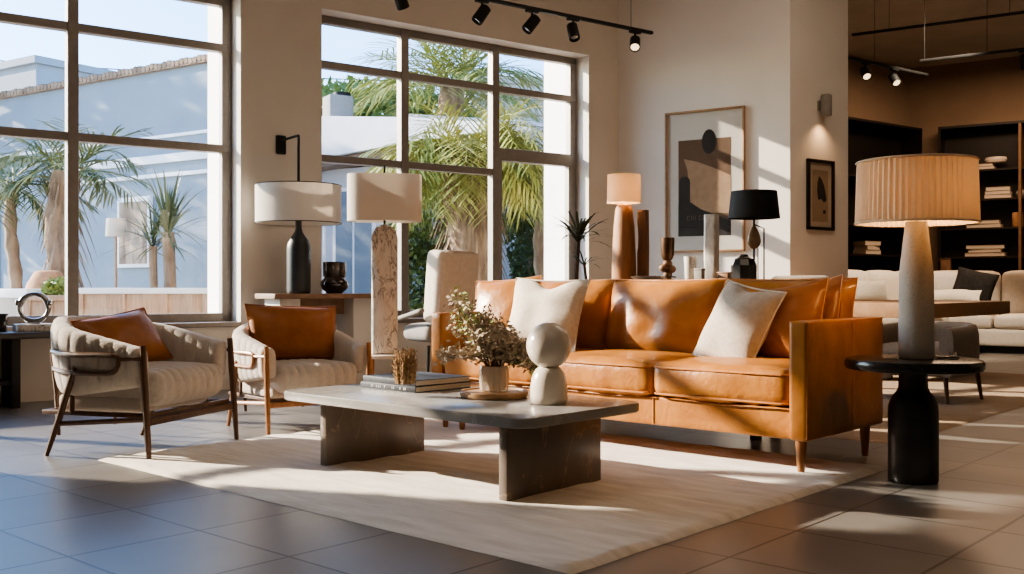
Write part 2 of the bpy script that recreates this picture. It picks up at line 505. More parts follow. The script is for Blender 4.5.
def frond(bm, base, direction, length, droop, nl=16, lw=0.02, ll=0.4):
    """feather palm frond: rachis with leaflets on both sides."""
    d = Vector(direction).normalized()
    p = Vector(base)
    n = nl
    path = [p.copy()]
    for i in range(n):
        t = (i + 1) / n
        dd = (d - Vector((0, 0, 1)) * droop * t * 1.5).normalized()
        p = p + dd * length / n
        path.append(p.copy())
    tube(bm, path, [0.012 * (1 - i / (n + 1)) + 0.002 for i in range(n + 1)], seg=4)
    for i in range(2, n + 1):
        t = i / n
        tg = (path[i] - path[i - 1]).normalized()
        side = tg.cross(Vector((0, 0, 1)))
        side = side.normalized() if side.length > 1e-4 else Vector((1, 0, 0))
        L = ll * (0.55 + 0.9 * math.sin(PI * min(1, t * 0.9)))
        for s in (-1, 1):
            dv = (side * s * 0.8 + tg * 0.75 + Vector((random.uniform(-.12, .12), random.uniform(-.12, .12), random.uniform(-.25, .1)))).normalized()
            leaf_blade(bm, path[i], dv, L, lw, 0.5, n=3)


def leaf_cloud(bm, c, rad, n, size, seed=1, flat=0.0):
    rnd = random.Random(seed)
    c = Vector(c)
    for _ in range(n):
        while True:
            v = Vector((rnd.uniform(-1, 1), rnd.uniform(-1, 1), rnd.uniform(-1, 1)))
            if 0.15 < v.length <= 1:
                break
        v = v.normalized() * (v.length ** 0.4)
        lump = 0.82 + 0.3 * noise.noise(v * 2.2 + Vector((seed, 0, 0)))
        p = c + Vector((v.x * rad[0], v.y * rad[1], v.z * rad[2])) * lump
        a = Vector((rnd.uniform(-1, 1), rnd.uniform(-1, 1), rnd.uniform(-1, 1))).normalized()
        b = a.orthogonal().normalized()
        s = size * rnd.uniform(0.6, 1.3)
        quad(bm, p - a * s, p - b * s * 0.5, p + a * s, p + b * s * 0.5)
    return bm


# ------------------------------------------------------------------ object helpers
def obj(name, bm, mat, parent=None, smooth=35, loc=None, rot=None):
    bmesh.ops.recalc_face_normals(bm, faces=bm.faces)
    me = bpy.data.meshes.new(name)
    bm.to_mesh(me)
    bm.free()
    me.materials.append(mat)
    if smooth:
        me.polygons.foreach_set('use_smooth', [True] * len(me.polygons))
        if smooth < 179:
            me.set_sharp_from_angle(angle=R(smooth))
    o = bpy.data.objects.new(name, me)
    COL.objects.link(o)
    if parent is not None:
        o.parent = parent
    if loc is not None:
        o.location = loc
    if rot is not None:
        o.rotation_euler = rot
    return o


def B():
    return bmesh.new()


def tag(o, label, cat, group=None):
    o['label'] = label
    o['category'] = cat
    if group:
        o['group'] = group
    return o


def thing(name, label, cat, loc=(0, 0, 0), rz=0.0, group=None):
    o = bpy.data.objects.new(name, None)
    o.empty_display_size = 0.05
    COL.objects.link(o)
    o.location = loc
    o.rotation_euler = (0, 0, rz)
    return tag(o, label, cat, group)


def struct(name, bm, mat, parent=None, loc=None, rz=None, smooth=0):
    o = obj(name, bm, mat, parent, smooth, loc, (0, 0, rz) if rz is not None else None)
    if parent is None:
        o['kind'] = 'structure'
    return o


def copy_tree(o, parent=None):
    c = o.copy()
    COL.objects.link(c)
    if parent is not None:
        c.parent = parent
    for ch in list(o.children):
        copy_tree(ch, c)
    return c


def light(name, kind, loc, energy, color, parent=None, size=0.1, rot=None, **kw):
    l = bpy.data.lights.new(name, kind)
    l.energy = energy
    l.color = color
    if kind == 'AREA':
        l.shape = 'RECTANGLE'
        l.size, l.size_y = size if isinstance(size, tuple) else (size, size)
    elif kind in ('POINT', 'SPOT'):
        l.shadow_soft_size = size
    for k, v in kw.items():
        setattr(l, k, v)
    o = bpy.data.objects.new(name, l)
    COL.objects.link(o)
    o.location = loc
    if rot is not None:
        o.rotation_euler = rot
    if parent is not None:
        o.parent = parent
    return o


# ------------------------------------------------------------------ frames of the place
WALL_A, WALL_R = Vector((-2.3, 8.5, 0)), R(36.3)          # window wall: local x along it, local y outwards
BACK_K, BACK_R = Vector((1.146, 11.03, 0)), R(-33.1)      # wall with the big print
MW = T(WALL_A.x, WALL_A.y, 0, WALL_R)
MB = T(BACK_K.x, BACK_K.y, 0, BACK_R)
GRID_R = R(-41.7)                                         # tile, rug and sofa direction
E1 = Vector((math.cos(R(-42)), math.sin(R(-42)), 0))
E2 = Vector((-E1.y, E1.x, 0))
U = Vector((math.cos(WALL_R), math.sin(WALL_R), 0))
WV = Vector((math.cos(BACK_R), math.sin(BACK_R), 0))
CEIL = 4.6
PIER = BACK_K + WV * 1.886                                # near corner of the pier
PIER2 = PIER + U * 0.93
FK = Vector((6.83, 17.5, 0))                              # far corner of the dim room

# ------------------------------------------------------------------ setting
bm = B()
FLR = [WALL_A - U * 7.2, Vector((-6.5, -4, 0)), Vector((10, -4, 0)), FK + WV * 8, FK + U * 0.0, FK - U * 5.6, BACK_K + U * 0.3, BACK_K]
inv = T(-1.48, 3.905, 0, GRID_R).inverted()
bm.faces.new([bm.verts.new(inv @ p) for p in FLR])
struct('floor', bm, floor_material(), loc=(-1.48, 3.905, 0), rz=GRID_R)
bm = B()
top = [bm.verts.new(p + Vector((0, 0, CEIL))) for p in FLR]
bm.faces.new(top)
bmesh.ops.extrude_face_region(bm, geom=list(bm.faces))
for v in top:
    v.co.z += 0.2
struct('ceiling', bm, ceil_mat)
bm = B()
bx(bm, -60, 60, -20, 90, -0.3, -0.12)
struct('ground', bm, paving)

W1 = (-5.15, 0.04)
W2 = (0.78, 3.86)
SILL, HEAD, WT = 0.555, 3.30, 0.72
bm = B()
bx(bm, -7.4, W1[0], 0, WT, -0.1, CEIL + .2)
bx(bm, W1[1], W2[0], 0, WT, -0.1, CEIL + .2)
bx(bm, W2[1], 4.276 + 1.6, 0, WT, -0.1, CEIL + .2)
for a, b in (W1, W2):
    bx(bm, a, b, 0, WT, -0.1, SILL)
    bx(bm, a, b, 0, .29, HEAD, CEIL + .2)
    bx(bm, a, b, .29, WT, HEAD + .5, CEIL + .2)
struct('wall_left', bm, plaster, loc=WALL_A, rz=WALL_R)
# outer white reveals of the window openings
bm = B()
for a, b in (W1, W2):
    bx(bm, b - 0.012, b, 0.285, WT + 0.03, SILL, HEAD + .5)
    bx(bm, a, a + 0.012, 0.285, WT + 0.03, SILL, HEAD + .5)
struct('trim_1', bm, white_ext, loc=WALL_A, rz=WALL_R)
bm = B()
for a, b in (W1, W2):
    bx(bm, a, b, -0.03, 0.2, SILL - 0.035, SILL + 0.004, bev=0.006)
struct('trim_2', bm, bronze, loc=WALL_A, rz=WALL_R)
bm = B()
bx(bm, -7.2, 4.27, -0.014, 0.0, 0, 0.09)
struct('baseboard_left', bm, plaster, loc=WALL_A, rz=WALL_R)


def window(name, span, mulls, rails, extra=()):
    bm = B()
    y0, y1, w = 0.20, 0.28, 0.085
    a, b = span
    bx(bm, a, a + w, y0, y1, SILL, HEAD, bev=.006)
    bx(bm, b - w, b, y0, y1, SILL, HEAD, bev=.006)
    bx(bm, a, b, y0, y1, HEAD - .07, HEAD, bev=.006)
    bx(bm, a, b, y0, y1, SILL, SILL + .075, bev=.006)
    for m in mulls:
        bx(bm, m - .042, m + .042, y0 - .012, y1, SILL, HEAD, bev=.006)
    for x0, x1, z, hh in rails:
        bx(bm, x0, x1, y0 - .004, y1, z - hh, z + hh, bev=.006)
    for e in extra:
        bx(bm, *e, bev=.005)
    fr = struct(name, bm, bronze, loc=WALL_A, rz=WALL_R)
    xs = [a] + list(mulls) + [b]
    for x0, x1 in zip(xs, xs[1:]):
        bm = B()
        quad(bm, (x0, .247, SILL), (x1, .247, SILL), (x1, .247, HEAD), (x0, .247, HEAD))
        obj('pane', bm, glass, fr, 0)
    return fr


window('window_1', W1, [-4.87 + .0, -3.66, -2.45, -1.235], [(W1[0], W1[1], 2.875, .034), (W1[0], W1[1], 2.02, .034)])
window('window_2', W2, [1.735, 2.795], [(W2[0], W2[1], 2.86, .034), (W2[0], 2.795, 2.012, .034), (2.8, W2[1], 2.20, .065)],
       extra=[(2.84, 2.875, .195, .27, SILL, 2.2), (3.75, 3.785, .195, .27, SILL, 2.2), (2.84, 3.78, .195, .27, SILL + .06, SILL + .10)])

# back wall and its thick pier: a parallelogram footprint
bm = B()
fp = [BACK_K, PIER, PIER2, BACK_K + U * 0.93]
lo = [bm.verts.new(p) for p in fp]
hi = [bm.verts.new(p + Vector((0, 0, CEIL + .2))) for p in fp]
bm.faces.new(lo); bm.faces.new(hi)
for i in range(4):
    j = (i + 1) % 4
    bm.faces.new((lo[i], lo[j], hi[j], hi[i]))
bmesh.ops.recalc_face_normals(bm, faces=bm.faces)
struct('wall_back', bm, M('pale_plaster', (0.83, 0.785, 0.73), (0.80, 0.755, 0.70), scale=2.5, rough=0.9, bump=0.06, bscale=90, spec=0.2))


def wall_seg(name, a, b, th, mat, z0=-0.1, z1=CEIL + .2):
    """vertical wall from a to b, thickness th on its outer side."""
    bm = B()
    d = (b - a); L = d.length
    bx(bm, 0, L, 0, th, z0, z1)
    struct(name, bm, mat, loc=a, rz=math.atan2(d.y, d.x))


wall_seg('wall_far', FK - U * 5.6, FK + U * .2, 0.2, dark_wall)
wall_seg('wall_far_right', FK, FK + WV * 8, 0.2, dark_wall)
wall_seg('wall_passage', BACK_K + U * 0.93 + WV * .4, FK - U * 5.6, 0.2, dark_wall)
wall_seg('wall_right', FK + WV * 8, Vector((10, -4, 0)), 0.2, plaster)
wall_seg('wall_front', Vector((10, -4, 0)), Vector((-6.5, -4, 0)), 0.2, plaster)
wall_seg('wall_near_left', Vector((-6.5, -4, 0)), WALL_A - U * 7.2, 0.2, plaster)

# ------------------------------------------------------------------ rugs
def rug(name, label, cat, corner, L, D, mat, th, seed, amp):
    """corner = near corner; runs L along -E1 and D along E2."""
    bm = B()
    nx, ny = int(L / .03), int(D / .03)
    gv = []
    for i in range(nx + 1):
        row = []
        for j in range(ny + 1):
            x, y = -L + L * i / nx, D * j / ny
            e = min(i, nx - i, j, ny - j)
            wob = 0.008 * noise.noise(Vector((x * 3, y * 3, seed)))
            z = th + amp * (noise.noise(Vector((x * 1.6 + y * 1.2, y * 7.0 - x * 2.0, seed))) + .5 * noise.noise(Vector((x * 9, y * 9, seed))))
            if e == 0:
                z = 0.001
                x += wob; y += wob
            row.append(bm.verts.new((x, y, z)))
        gv.append(row)
    for i in range(nx):
        for j in range(ny):
            bm.faces.new((gv[i][j], gv[i + 1][j], gv[i + 1][j + 1], gv[i][j + 1]))
    o = obj(name, bm, mat, None, 180, corner, (0, 0, R(-42)))
    return tag(o, label, cat)


RC = G(572, 575)
rug('rug', 'large ivory wool rug under the marble coffee table and leather sofa', 'rug', (RC.x, RC.y, 0), 2.97, 2.36, rug_mat, .017, 3.1, .0075)
RC2 = G(895, 445)
rug('rug', 'tan woven rug under the dining table behind the leather sofa', 'rug', (RC2.x, RC2.y, 0), 3.3, 5.2, rug2_mat, .010, 8.3, .001)
RUGZ = 0.013

# ------------------------------------------------------------------ sofa
SOFA_C = Vector((1.298, 4.488, 0))       # front outer corner of the arm nearest the camera
SL, SD, ARM_W, ARM_H, SBOT = 2.40, 0.85, 0.088, 0.70, 0.165
sofa = thing('sofa', 'long cognac leather three-seat sofa with slim square arms and tapered wooden legs', 'sofa', SOFA_C, R(-42))
# local: x from -SL (far arm) to 0 (near arm), y from 0 (front) to SD (back)


def sofa_arm(x0, x1):
    bm = B()
    softbox(bm, ((x0 + x1) / 2, SD / 2, (SBOT + ARM_H) / 2), (x1 - x0, SD, ARM_H - SBOT), r=.016, n=12, puff=(.004, 0, 0), wr=.002, seed=x0)
    a = obj('arm', bm, leather, sofa)
    bm = B()
    e = 0.006
    for xx in (x0 + e, x1 - e):
        tube(bm, [(xx, .008, SBOT + .01), (xx, .008, ARM_H - .008), (xx, SD - .01, ARM_H - .006)], .0055, seg=6)
    obj('piping', bm, leather_edge, a)
    bm = B()
    tube(bm, [(x1 + .0035, SD * .55, SBOT + .01), (x1 + .0045, SD * .55, ARM_H - .012)], .0022, seg=5)
    obj('seam', bm, leather_edge, a)


sofa_arm(-ARM_W, 0)
sofa_arm(-SL, -SL + ARM_W)
bm = B()
softbox(bm, (-SL / 2, .045 + .03, .235), (SL - 2 * ARM_W - .004, .09, .14), r=.012, n=10, wr=.002)
bx(bm, -SL + ARM_W, -ARM_W, .1, SD - .05, SBOT + .005, .29)
obj('base_rail', bm, leather, sofa)
for k in (1, 2):
    x = -ARM_W - (SL - 2 * ARM_W) * k / 3
    bm = B()
    tube(bm, [(x, .029, .172), (x, .029, .30)], .003, seg=5)
    obj('seam', bm, leather_edge, sofa)
bm = B()
softbox(bm, (-SL / 2, SD - .06, .43), (SL - 2 * ARM_W - .004, .12, .52), r=.03, n=10, wr=.003)
obj('back_frame', bm, leather, sofa)
CW = (SL - 2 * ARM_W) / 3
for k in range(3):
    cx = -ARM_W - CW * (k + .5)
    bm = B()
    def seatwarp(q):
        fr = max(0, -q.y / .34)
        q.z += .0055 * math.sin(q.x * 62 + 2 * math.sin(q.y * 9)) * (fr ** 3) * (1 if abs(q.z) < .085 else .5)
        return q
    softbox(bm, (cx, .345, .395), (CW - .006, .68, .175), r=.045, n=18, puff=(0, .012, .022), wr=.008, wf=5, seed=k * 3.3, warp=seatwarp)
    c = obj('seat_cushion', bm, leather, sofa, 60)
    bm = B()
    for z in (.455, .325):
        pts = [(cx + px * (CW / 2 - .014), .345 + py * .334 - (.010 if py < 0 else 0), z) for px, py in ((-1, .9), (-1, -.93), (-.94, -1), (-.5, -1.012), (0, -1.025), (.5, -1.012), (.94, -1), (1, -.93), (1, .9))]
        tube(bm, pts, .005, seg=6)
    obj('piping', bm, leather_edge, c)
for k in range(3):
    cx = -ARM_W - CW * (k + .5)
    bm = B()
    m4 = T(cx, .62, .43, rx=R(-12))
    pillow(bm, CW + .015, .475, .25, n=22, pinch=.035, wr=.026, seed=k * 5.1 + 2, mt=m4)
    c = obj('back_cushion', bm, leather, sofa, 75)
    bm = B()
    tube(bm, pillow_edge(CW + .015, .475, .035), .005, seg=6, closed=True, mt=m4)
    obj('piping', bm, leather_edge, c)
for x, y in ((-.06, .065), (-SL + .06, .065), (-.06, SD - .09), (-SL + .06, SD - .09), (-SL + .21, .055)):
    bm = B()
    lathe(bm, [(.014, RUGZ if y < .5 else RUGZ * .6), (.017, .03), (.027, SBOT + .01)], 16, T(x, y, 0))
    obj('leg', bm, teak, sofa)


def sofa_pt(x, y, z):
    v = SOFA_C + E1 * x + E2 * y
    return Vector((v.x, v.y, z))


def throw_pillow(label, loc, rz, lean, roll, w, h, t, mat, seed, cat='cushion', name='throw_pillow', group=None, chop=0.0, edge=None, pinch=.07, wr=.012):
    o = thing(name, label, cat, loc, 0, group)
    o.rotation_euler = Euler((R(lean), R(roll), R(rz)), 'XYZ')
    bm = B()
    pillow(bm, w, h, t, seed=seed, chop=chop, pinch=pinch, wr=wr)
    obj('cover', bm, mat, o, 80)
    bm = B()
    tube(bm, pillow_edge(w, h, pinch), .0045, seg=6, closed=True)
    obj('piping', bm, edge or mat, o)
    return o


# loose cushions on the sofa
throw_pillow('cream linen square cushion with crumpled top, on the sofa end by the dried branches', sofa_pt(-1.85, .33, .475), -38, -19, 1, .54, .45, .17, linen, 1.3, chop=.05, wr=.02)
throw_pillow('amber leather cushion leaning at the far sofa arm, behind the cream linen one', sofa_pt(-2.17, .37, .468), -32, -17, -4, .48, .455, .18, leather, 3.9, edge=leather_edge, pinch=.05, wr=.018)
throw_pillow('stone grey linen cushion tilted on one corner against the sofa back', sofa_pt(-.62, .31, .465), -58, -26, 9, .41, .44, .17, linen_grey, 4.4, chop=.03, edge=linen)
throw_pillow('plump cognac leather cushion leaning in the sofa corner, in front of its twin', sofa_pt(-.37, .42, .455), -54, -22, -8, .50, .44, .20, leather_dk, 7.7, edge=leather_edge, pinch=.05, wr=.018)
throw_pillow('dark cognac leather cushion propped behind another at the near sofa arm', sofa_pt(-.32, .60, .475), -60, -16, -9, .46, .42, .16, leather_dk, 9.1, edge=leather_edge, pinch=.05, wr=.018)

# ------------------------------------------------------------------ coffee table
CT = Vector((-.267, 4.569, 0))
CTR = R(-42.5)
ct = thing('coffee_table', 'low rectangular grey stone coffee table on two dark veined slabs', 'table', CT, CTR)
bm = B()
prism(bm, rrect(1.55, .78, .07, 8), .322, .362, bev=.008, seg=3)
obj('tabletop', bm, stone_top, ct)
for x, y0_, y1_ in ((.565, -.275, .325), (-.575, -.28, .34)):
    bm = B()
    bx(bm, x - .022, x + .022, y0_, y1_, RUGZ - .002, .322, bev=.004)
    obj('slab_leg', bm, stone_leg, ct)
CTZ = .362


def on_table(px, py):
    return G(px, py, CTZ)


# two books
BR = R(-43)


def coffee_book(label, loc, rz, w, d, t, mat, letters, name='coffee_table_book'):
    o = thing(name, label, 'book', loc, rz, None)
    bm = B()
    bx(bm, -w / 2, w / 2, -d / 2, d / 2, 0, .003, bev=.001)
    bx(bm, -w / 2, w / 2, -d / 2, d / 2, t - .003, t, bev=.001)
    bx(bm, -w / 2, w / 2, -d / 2 - .001, -d / 2 + .004, 0, t, bev=.001)
    obj('cover', bm, mat, o)
    bm = B()
    bx(bm, -w / 2 + .004, w / 2 - .004, -d / 2 + .004, d / 2 - .004, .003, t - .003)
    obj('pages', bm, paper_white, o)
    if letters:
        bm = B()
        rnd = random.Random(4)
        x = -w * .30
        y = -d / 2 - .0016
        while x < w * .36:
            lw = rnd.uniform(.006, .011)
            if rnd.random() < .78:
                k = rnd.randint(0, 2)
                bx(bm, x, x + .003, y, y + .001, t * .28, t * .72)
                if k:
                    bx(bm, x, x + lw, y, y + .001, t * .62, t * .72)
                if k == 2:
                    bx(bm, x, x + lw * .8, y, y + .001, t * .28, t * .38)
                    bx(bm, x + lw - .003, x + lw, y, y + .001, t * .28, t * .72)
            x += lw + .005
        obj('lettering', bm, white_ink, o)
    return o


bc = on_table(421, 388) + Vector((-.01, .10, 0))
bc = Vector((-.468, 4.965, CTZ))
coffee_book('large slate grey hardback with pale spine lettering, lower of two on coffee table', bc, BR, .40, .36, .028, book_navy, True)
coffee_book('slate grey hardback lying on top of the other book, under the dried bud cluster', bc + Vector((.004, .006, .028)), BR - R(1.5), .395, .35, .028, book_navy, False)

# dried bud cluster on the books
bz = CTZ + .056
bp_ = G(405, 384, bz) + Vector((0, .02, 0))
bud = thing('dried_bud_cluster', 'upright cluster of dried brown seed heads standing on the stacked books', 'ornament', (bp_.x, bp_.y, bz))
rnd = random.Random(5)
for k in range(19):
    a = k * 2.4
    rr = .006 + .034 * math.sqrt(k / 19)
    h = .150 - .035 * (k / 19) + rnd.uniform(-.03, .02)
    bm = B()
    m4 = T(rr * math.cos(a), rr * math.sin(a), 0) @ Euler((-math.sin(a) * rr * 3.2, math.cos(a) * rr * 3.2, 0)).to_matrix().to_4x4()
    tube(bm, [(0, 0, 0), (0, 0, h * .6), (0, 0, h)], [.0085, .0075, .002], seg=7, mt=m4)
    for q in range(30):
        z = h * (.08 + .9 * q / 30)
        b = q * 2.4 + k
        o_ = Vector((.007 * math.cos(b), .007 * math.sin(b), z))
        d_ = Vector((math.cos(b), math.sin(b), 0))
        t_ = Vector((-math.sin(b), math.cos(b), 0))
        w_ = .0058
        tip = o_ + d_ * .0075 + Vector((0, 0, .014))
        vs = [bm.verts.new(m4 @ p) for p in (o_ - t_ * w_, o_ + t_ * w_, tip, o_ + d_ * .006 + Vector((0, 0, .003)))]
        bm.faces.new((vs[0], vs[3], vs[2])); bm.faces.new((vs[3], vs[1], vs[2])); bm.faces.new((vs[0], vs[1], vs[3]))
    obj('seed_head', bm, bud_mat, bud, 30)

# wooden tray + glass vase + branches
tp = on_table(494, 397) + Vector((0, .0, 0))
tray = thing('round_tray', 'round turned wooden tray under the glass vase of branches', 'tray', (tp.x, tp.y, CTZ))
bm = B()
lathe(bm, [(.12, 0), (.145, .002), (.152, .012), (.152, .026), (.148, .030), (.140, .030), (.136, .024), (.001, .024)], 48)
obj('dish', bm, oak, tray)
VZ = CTZ + .0245
vase = thing('glass_vase', 'ribbed smoky beige glass vase standing on the round wooden tray', 'vase', (tp.x, tp.y + .02, VZ))
bm = B()
seg = 40
prof = [(.052, 0), (.060, .006), (.064, .05), (.062, .095), (.058, .112)]
inner = [(.054, .112), (.058, .09), (.058, .05), (.05, .014), (.001, .012)]
lathe(bm, prof + inner, seg)
bm.verts.ensure_lookup_table()
for i, v in enumerate(bm.verts):
    rr = Vector((v.co.x, v.co.y))
    if rr.length > .05:
        a = math.atan2(v.co.y, v.co.x)
        f = 1 + .05 * math.cos(10 * a)
        v.co.x *= f; v.co.y *= f
obj('body', bm, amber_glass, vase)
VP = Vector((tp.x, tp.y + .02, VZ))
br = thing('branch_bouquet', 'bushy bouquet of dried brown branches with a few green sprigs in the glass vase', 'bouquet', VP)
rnd = random.Random(11)
tips = []
bms, bml, bmg = B(), B(), B()
for k in range(56):
    # image-like silhouette: tall on one side, drooping on the other
    s = rnd.uniform(-1, 1)
    if s < 0:
        h = .20 + .12 * rnd.random() + (.085 if -.95 < s < -.4 else 0)
        x = s * .20
    else:
        h = .26 - .19 * s + rnd.uniform(-.05, .04)
        x = s * .25
    y = rnd.uniform(-.14, .14)
    if k % 8 == 0:
        h = .13; x = -.23 if k % 16 else .2
    st = Vector((rnd.uniform(-.02, .02), rnd.uniform(-.02, .02), .014))
    mid = Vector((x * .22, y * .22, .14))
    tip = Vector((x, y, h + .03))
    path = smooth_path([st, mid, (mid + tip) / 2 + Vector((rnd.uniform(-.015, .015), rnd.uniform(-.015, .015), .015)), tip], 5)
    tube(bms, path, [.0028 * (1 - .6 * i / len(path)) for i in range(len(path))], seg=5)
    green = (x < -.06 and h > .24 and rnd.random() < .75) or k % 11 == 5
    for i in range(6, len(path)):
        for q in range(10):
            p = path[i] + Vector((rnd.gauss(0, .015), rnd.gauss(0, .015), rnd.gauss(0, .014)))
            a = Vector((rnd.uniform(-1, 1), rnd.uniform(-1, 1), rnd.uniform(-.7, 1))).normalized()
            b = a.orthogonal().normalized()
            c = a.cross(b)
            L = rnd.uniform(.008, .0155)
            tb = bmg if green and rnd.random() < .6 else bml
            # cupped little leaf of two facets
            v0, v1, v2, v3 = (tb.verts.new(p), tb.verts.new(p + a * L + b * L * .55 + c * L * .2), tb.verts.new(p + a * 2 * L), tb.verts.new(p + a * L - b * L * .55 + c * L * .2))
            tb.faces.new((v0, v1, v2)); tb.faces.new((v0, v2, v3))
obj('stems', bms, twig, br)
obj('dried_leaves', bml, dry_leaf, br, 0)
obj('green_sprigs', bmg, green_sprig, br, 0)

# globe lamp
gp = on_table(549, 404) + Vector((.0, .02, 0))
gl = thing('globe_lamp', 'glossy cream lamp, a big ball on a domed stem, on the coffee table', 'lamp', (gp.x, gp.y, CTZ))
bm = B()
lathe(bm, [(.072, 0), (.0785, .004), (.0795, .03), (.078, .07), (.073, .105), (.064, .13), (.054, .145), (.046, .152)], 48)
obj('base', bm, cream_gloss, gl, 60)
bm = B()
prof = [(.0945 * math.sin(a), .243 - .0975 * math.cos(a)) for a in [PI * i / 28 for i in range(0, 29)] if .243 - .0975 * math.cos(a) > .153]
lathe(bm, [(.040, .1515)] + prof, 48)
obj('globe', bm, cream_gloss, gl, 60)

# ------------------------------------------------------------------ armchairs
def make_armchair(label, loc, rz, scale, wood):
    o = thing('armchair', label, 'armchair', loc, rz, 'pair of barrel-back armchairs by the windows')
    o.scale = (scale,) * 3
    # path of the barrel back
    path = []
    n1, n2 = 10, 34
    hw, yf, yb = .345, -.31, .03
    for i in range(n1):
        path.append((-hw, yf + (yb - yf) * i / n1))
    for i in range(n2 + 1):
        a = PI - PI * i / n2
        path.append((hw * math.cos(a), yb + .285 * math.sin(a)))
    for i in range(1, n1 + 1):
        path.append((hw, yb + (yf - yb) * i / n1))
    # resample by arc length
    acc = [0]
    for a, b in zip(path, path[1:]):
        acc.append(acc[-1] + math.dist(a, b))
    tot = acc[-1]
    NS = 220
    res = []
    j = 0
    for i in range(NS + 1):
        s = tot * i / NS
        while j < len(acc) - 2 and acc[j + 1] < s:
            j += 1
        t = (s - acc[j]) / (acc[j + 1] - acc[j])
        res.append((Vector((path[j][0] * (1 - t) + path[j + 1][0] * t, path[j][1] * (1 - t) + path[j + 1][1] * t, 0)), s))
    bm = B()
    rings = []
    NCH = 22
    for i, (p, s) in enumerate(res):
        tg = (res[min(i + 1, NS)][0] - res[max(i - 1, 0)][0]).normalized()
        nrm = Vector((-tg.y, tg.x, 0))            # outward (path runs clockwise seen from above)
        if nrm.dot(p - Vector((0, 0, 0))) < 0:
            nrm = -nrm
        q = s / tot
        e = abs(q - .5) * 2                         # 0 at middle back, 1 at the fronts
        topz = .695 - .15 * max(0, (e - .22) / .78)
        botz = .30 + .06 * max(0, (e - .5) / .5)
        th = .125 - .03 * e
        sc = abs(math.sin(PI * NCH * q))
        bulge = .0065 * (sc ** .45)
        endround = 1 - max(0, (e - .965) / .035) ** 2 * .55
        ring = []
        NC = 18
        for k in range(NC):
            a = 2 * PI * k / NC
            ca, sa = math.cos(a), math.sin(a)
            # superellipse section: x inward/outward, z up/down
            ex = math.copysign(abs(ca) ** .55, ca)
            ez = math.copysign(abs(sa) ** .55, sa)
            hh = (topz - botz) / 2
            zc = (topz + botz) / 2
            off = ex * (th / 2 * endround + bulge)
            z = zc + ez * (hh * (1 - .03 * (1 - endround)) + bulge * (.2 if sa > 0 else 0))
            lean = .05 * ((z - .3) / .4) * (1 - .5 * e)
            pos = p + nrm * (off + lean - .01)
            ring.append(bm.verts.new((pos.x, pos.y, z)))
        rings.append(ring)
    for a, b in zip(rings, rings[1:]):
        for k in range(18):
            j = (k + 1) % 18
            bm.faces.new((a[k], b[k], b[j], a[j]))
    bm.faces.new(rings[0]); bm.faces.new(list(reversed(rings[-1])))
    obj('barrel_back', bm, oat, o, 70)

    def chan(q):
        s = abs(math.sin(PI * (q.x / .60 + .5) * 9)) ** .5
        k = 1 if q.z > -.02 else .3
        g = (1 - s) * .015
        if q.y < -.20:
            q.y += g
        q.z -= g * k
        return q
    bm = B()
    softbox(bm, (0, -.055, .345), (.595, .60, .175), r=.06, n=64, puff=(0, .02, .018), wr=.002, warp=chan)
    obj('seat_cushion', bm, oat, o, 70)
    bm = B()
    softbox(bm, (0, .0, .262), (.60, .50, .085), r=.025, n=8)
    obj('seat_base', bm, oat, o)
    # legs
    fl = .385
    for s in (-1, 1):
        bm = B()
        tube(bm, [(s * fl, -.365, 0), (s * fl, -.350, .2), (s * fl * .995, -.335, .4), (s * fl * .99, -.325, .565)], [.0125, .0175, .018, .0155], seg=10)
        obj('leg', bm, wood, o)
    for s in (-1, 1):
        bm = B()
        tube(bm, [(s * .375, .25, 0), (s * .385, .165, .19), (s * .40, .075, .40), (s * .405, .05, .455)], [.0115, .017, .017, .0135], seg=10)
        obj('leg', bm, wood, o)
    # side stretchers, front rail, seat frame
    for s in (-1, 1):
        bm = B()
        tube(bm, [(s * .383, .177, .165), (s * .383, -.35, .205)], .013, seg=8)
        obj('side_stretcher', bm, wood, o)
    bm = B()
    bx(bm, -.378, .378, -.352, -.328, .170, .205, bev=.006)
    obj('front_rail', bm, wood, o)
    bm = B()
    for s in (-1, 1):
        bx(bm, s * .34 - .012, s * .34 + .012, -.33, .30, .205, .228, bev=.004)
        bx(bm, s * .345 - .009, s * .345 + .009, .11, .13, .215, .42, bev=.003)
    bx(bm, -.35, .35, .28, .30, .205, .228, bev=.004)
    bx(bm, -.36, .36, -.335, -.312, .205, .23, bev=.004)
    obj('seat_frame', bm, walnut, o)
    for s in (-1, 1):
        bm = B()
        tube(bm, [(s * .22, .31, .08), (s * .235, .31, .30), (s * .25, .325, .52)], [.01, .013, .012], seg=8)
        obj('back_post', bm, walnut, o)
    # wooden hoop around the back with its closed loop ends
    def hoop(z, out, yfront):
        pts = [(-.405 - out, yfront, z)]
        pts += [(-.412 - out, .0, z)]
        for i in range(0, 21):
            a = PI - PI * i / 20
            pts.append(((.412 + out) * math.cos(a), .03 + (.35 + out) * math.sin(a), z + .012 * math.sin(a)))
        pts += [(.412 + out, .0, z), (.405 + out, yfront, z)]
        return pts
    bm = B()
    up = hoop(.515, .006, -.17)
    dn = hoop(.425, -.002, -.14)
    loop = up + [(.409, -.205, .49), (.407, -.19, .445)] + list(reversed(dn)) + [(-.407, -.19, .445), (-.409, -.205, .49)]
    tube(bm, smooth_path(loop, 2, closed=True), .0125, seg=8, closed=True)
    for s in (-1, 1):
        tube(bm, [(s * .408, -.20, .497), (s * .384, -.33, .50)], .010, seg=8)
    obj('arm_hoop', bm, wood, o)
    return o


